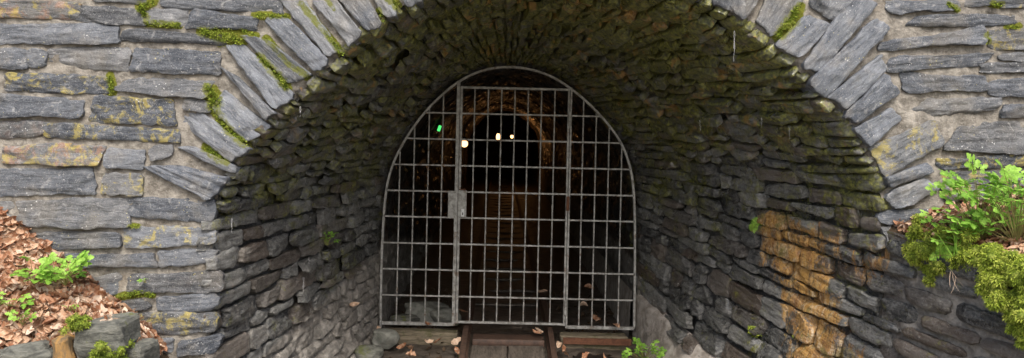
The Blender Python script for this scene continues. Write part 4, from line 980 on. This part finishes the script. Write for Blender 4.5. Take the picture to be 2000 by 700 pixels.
p, q_ = locate(1478, 452); fern(S(p, q_) + SN(p, q_) * .035, [((.35, -.4, .9), 1), ((.9, -.5, .45), .75), ((-.1, -.5, .8), .6)], .16, 1, 'small green fern hanging on the wet wall right of the gate')
fern(W(1836, 500, 4.55), [((-.3, -.5, .7), 1), ((.5, -.5, .7), .9), ((-.8, -.5, .1), .8), ((.1, -.6, .2), .8)], .11, 2, 'little fern growing out of the moss on the right wall')
m = MB()
for k in range(9):
    b = W(1868 + rng.normal(0, 5), 505 + rng.normal(0, 6), 4.5); d = np.array([rng.normal(.02, .12), -.05, .26 + .1 * rng.random()]); s = np.array([b + d * t + np.array([.05 * (rng.random() - .4), -.03, -.10]) * t * t for t in np.linspace(0, 1, 7)])
    w = np.linspace(.004, .0006, 7)[:, None] * np.array([1, 0, 0]); m.grid(np.stack([s - w, s + w], 0), None, np.full(3, rng.random() * .8))
tag(m.build('grass_tuft', M['herb'], None, False), 'thin tuft of grass blades rising from the moss on the right wall', 'grass')
m = MB()
for k in range(4):
    b = W(1856 + rng.normal(0, 4), 535 + rng.normal(0, 5), 4.53); d = np.array([rng.normal(0, .03), -.03, -.07 - .05 * rng.random()]); sw = rng.normal(0, .03); s = np.array([b + d * t + np.array([sw * t * t, 0, 0]) for t in np.linspace(0, 1, 7)])
    w = np.linspace(.0018, .0006, 7)[:, None] * np.array([1, 0, 0]); m.grid(np.stack([s - w, s + w], 0), None, np.full(3, .9))
tag(m.build('dry_grass', M['litter'], None, False), 'dead pale grass blades hanging below the moss on the right wall', 'grass')

# ------------------------------------------------------------------ single fallen leaves
FL = [((834, 635), 7.36, 'dry tan leaf on the sill rail of the left gate panel'), ((855, 597), 8.0, 'dry leaf propped on the rocks behind the left gate panel'),
 ((743, 646), 7.2, 'orange leaf on the ground at the left end of the gate'), ((785, 676), 6.98, 'curled brown leaf on the mud in front of the left beam'), ((800, 680), 6.93, 'second curled brown leaf, right of its twin before the left beam'),
 ((836, 670), 7.05, 'pale leaf near the front edge of the left timber beam'), ((856, 667), 7.08, 'dry leaf beside the pale one before the left beam'), ((802, 695), 6.8, 'dark brown leaf at the bottom edge left of the left rail'),
 ((889, 668), 7.05, 'small leaf just left of the left rail'), ((894, 686), 6.9, 'orange-brown leaf touching the left rail'), ((1049, 652), 7.24, 'rust-coloured leaf on the threshold board by the right rail'), ((1052, 646), 7.28, 'small pale leaf behind the rust-coloured one on the board'),
 ((1100, 680), 6.95, 'curled orange leaf on the wet ground right of the right rail'), ((1108, 692), 6.85, 'large brown leaf below the curled orange one'), ((1092, 674), 7.0, 'narrow leaf against the right rail'), ((1145, 697), 6.8, 'pale leaf at the bottom edge between rail and plinth'),
 ((1185, 702), 6.75, 'brown leaf at the bottom edge near the plinth herb'), ((1139, 597), 8.15, 'orange leaf inside the tunnel behind the right gate panel'), ((1165, 620), 7.7, 'flat brown leaf behind the right gate panel'), ((1203, 636), 7.36, 'upright reddish leaf on the sill rail of the right gate panel'),
 ((1060, 570), 8.6, 'dark leaf inside the tunnel by the right rail'), ((905, 608), 7.9, 'small leaf just behind the gate door post'), ((1150, 563), 8.9, 'brown leaf further inside at the right tunnel foot'), ((684, 597), 6.75, 'orange leaf caught on the left jamb near its foot')]
for i, ((x, y), D, lab) in enumerate(FL):
    P = W(x, y, D)
    if x == 684: p, q_ = locate(x, y); P = S(p, q_) + SN(p, q_) * .03
    m = MB(); leaf_into(m, P, .085 + .03 * rng.random(), (0, -.5, 1), 100 + i, mat_c=((.25, .5, .75)[i % 3] + .1 * rng.random(), 0, 0))
    tag(m.build('fallen_leaf', M['litter']), lab, 'leaf')
m = MB()
for _ in range(260):
    y = rng.uniform(6.4, 9.5); x = rng.choice([-1, 1]) * rng.uniform(.45, 1.0) + .1
    leaf_into(m, (x, y, float(zg(y)) + .02), rng.uniform(.03, .06), (0, -.2, 1), int(rng.integers(1 << 20)), mat_c=(rng.random() * .3, 0, 0))
tag(m.build('leaf_scraps', M['soil']), 'dark rotting leaf scraps strewn over the tunnel floor', 'leaf litter', kind='stuff')

# ------------------------------------------------------------------ cobwebs
m = MB()
webs = [(1447, 45, 105), (1583, 240, 285), (1524, 200, 262), (1555, 235, 262), (1475, 245, 272), (250, 470, 492), (437, 425, 455), (475, 545, 580), (615, 375, 410), (578, 540, 575), (1685, 630, 665), (1660, 395, 425), (1378, 225, 245), (1408, 300, 330), (1640, 405, 430), (1500, 220, 240), (1335, 280, 300), (1440, 330, 350), (560, 185, 205), (645, 185, 210), (620, 260, 290), (590, 500, 525)]
for (x, y0, y1) in webs[::3]:
    if x < 400: continue
    p, q_ = locate(x, y0); a = S(p, q_) + SN(p, q_) * .055; ln = (y1 - y0) / (F / a[1])
    for k in range(2):
        s = np.array([a + np.array([(k - 1) * .004 * (1 - t) + rng.normal(0, .0022), rng.normal(0, .002), -ln * t * (1 if k == 0 else .6)]) for t in np.linspace(0, 1, 7)]); tube(m, s, .0004 + .0009 * rng.random(7) ** 2, 5)
tag(m.build('cobwebs', M['web']), 'dusty cobweb strands hanging from the vault stones', 'cobweb', kind='stuff')

# ------------------------------------------------------------------ lamps in the tunnel
def emis(name, c, s):
    t = NT(name); t.done(c, .5); t.b.inputs['Emission Color'].default_value = (*c, 1); t.b.inputs['Emission Strength'].default_value = s; return t.m
EM = emis('lamp_glow', (1., .55, .24), 1.9)
GREEN = emis('green_glow', (.10, 1., .22), .55)
def lamp(px, py, D, r, lab, el=1., power=0.):
    c0 = W(px, py, D); root = empty('tunnel_lamp', tuple(c0), label=lab, cat='lamp')
    m = MB(); n = 14; th = np.linspace(0, np.pi, n); ph = np.linspace(0, 2 * np.pi, 2 * n); T, Pp = np.meshgrid(th, ph, indexing='ij')
    d = np.stack([np.sin(T) * np.cos(Pp), np.sin(T) * np.sin(Pp), np.cos(T) * el], -1); m.grid(c0 + d * r); o = m.build('bulb', EM, root); o.location = -root.location
    if power:
        ld = bpy.data.lights.new('lamp_light', 'POINT'); ld.energy = power; ld.color = (1, .42, .12); ld.shadow_soft_size = r; lo_ = bpy.data.objects.new('lamp_light', ld); COL.objects.link(lo_)
        lo_.parent = root; lo_.location = (0, 0, -r * el - .08)
    m = MB(); top = c0[2] + r * el
    tube(m, [(c0[0], D, top - .01), (c0[0], D, top + .05)], [r * .6, r * .5], 12); ceil = 2.15 + ztun(D)
    tube(m, [(c0[0], D, top + .04), (c0[0], D, ceil)], [.006, .006], 6); o = m.build('lamp_holder', M['black'], root); o.location = -root.location
lamp(907, 281, 13.0, .052, 'nearest and largest glowing lamp hanging left in the tunnel')
lamp(973, 268, 18.0, .042, 'middle lamp of the three, tall and narrow glow', 1.9, .8)
lamp(1000, 267, 25.5, .05, 'farthest and smallest lamp deep in the tunnel', 1, 3)
gl = W(858, 251, 10.5); root = empty('green_glow_shape', tuple(gl), label='small green glowing shape behind the upper left gate panel', cat='lamp')  # green object of unknown kind, given a glow of its own
m = MB(); box(m, (gl[0] - .018, 10.5, gl[2] - .036), (gl[0] + .018, 10.515, gl[2] + .036), bev=.008, rot=rotm(y=18)); o = m.build('glowing_face', GREEN, root, False); o.location = -root.location
m = MB(); box(m, (gl[0] - .014, 10.517, gl[2] - .03), (gl[0] + .014, 10.54, gl[2] + .03), rot=rotm(y=18)); tube(m, [(gl[0], 10.53, gl[2] + .03), (gl[0] - .25, 10.53, gl[2] + .16)], [.006, .006], 6); o = m.build('holder', M['black'], root, False); o.location = -root.location

# ------------------------------------------------------------------ light
w = bpy.data.worlds.new('World'); sc.world = w; w.use_nodes = True; nt = w.node_tree
bg = nt.nodes['Background']; sky = nt.nodes.new('ShaderNodeTexSky'); sky.sky_type = 'NISHITA'; sky.sun_disc = False
EL, AZ = 50, 174     # sun from behind the camera, a little to the left, high
sky.sun_elevation = R(EL); sky.sun_rotation = R(AZ); sky.air_density = 1.; sky.dust_density = 4.; sky.ozone_density = .6
nt.links.new(sky.outputs[0], bg.inputs[0]); bg.inputs[1].default_value = .14
sd = bpy.data.lights.new('sun', 'SUN'); sd.energy = 1.4; sd.angle = R(16); sd.color = (1, .97, .92); so = bpy.data.objects.new('sun', sd); COL.objects.link(so)
az = R(AZ); vec = Vector((math.sin(az) * math.cos(R(EL)), math.cos(az) * math.cos(R(EL)), math.sin(R(EL))))
so.rotation_euler = vec.to_track_quat('Z', 'Y').to_euler()
sc.view_settings.view_transform = 'Standard'; sc.view_settings.look = 'None'; sc.view_settings.gamma = 1; sc.view_settings.use_curve_mapping = False
sc.view_settings.exposure = 0.95
sc.cycles.max_bounces = 6; sc.cycles.diffuse_bounces = 4; sc.cycles.use_denoising = True
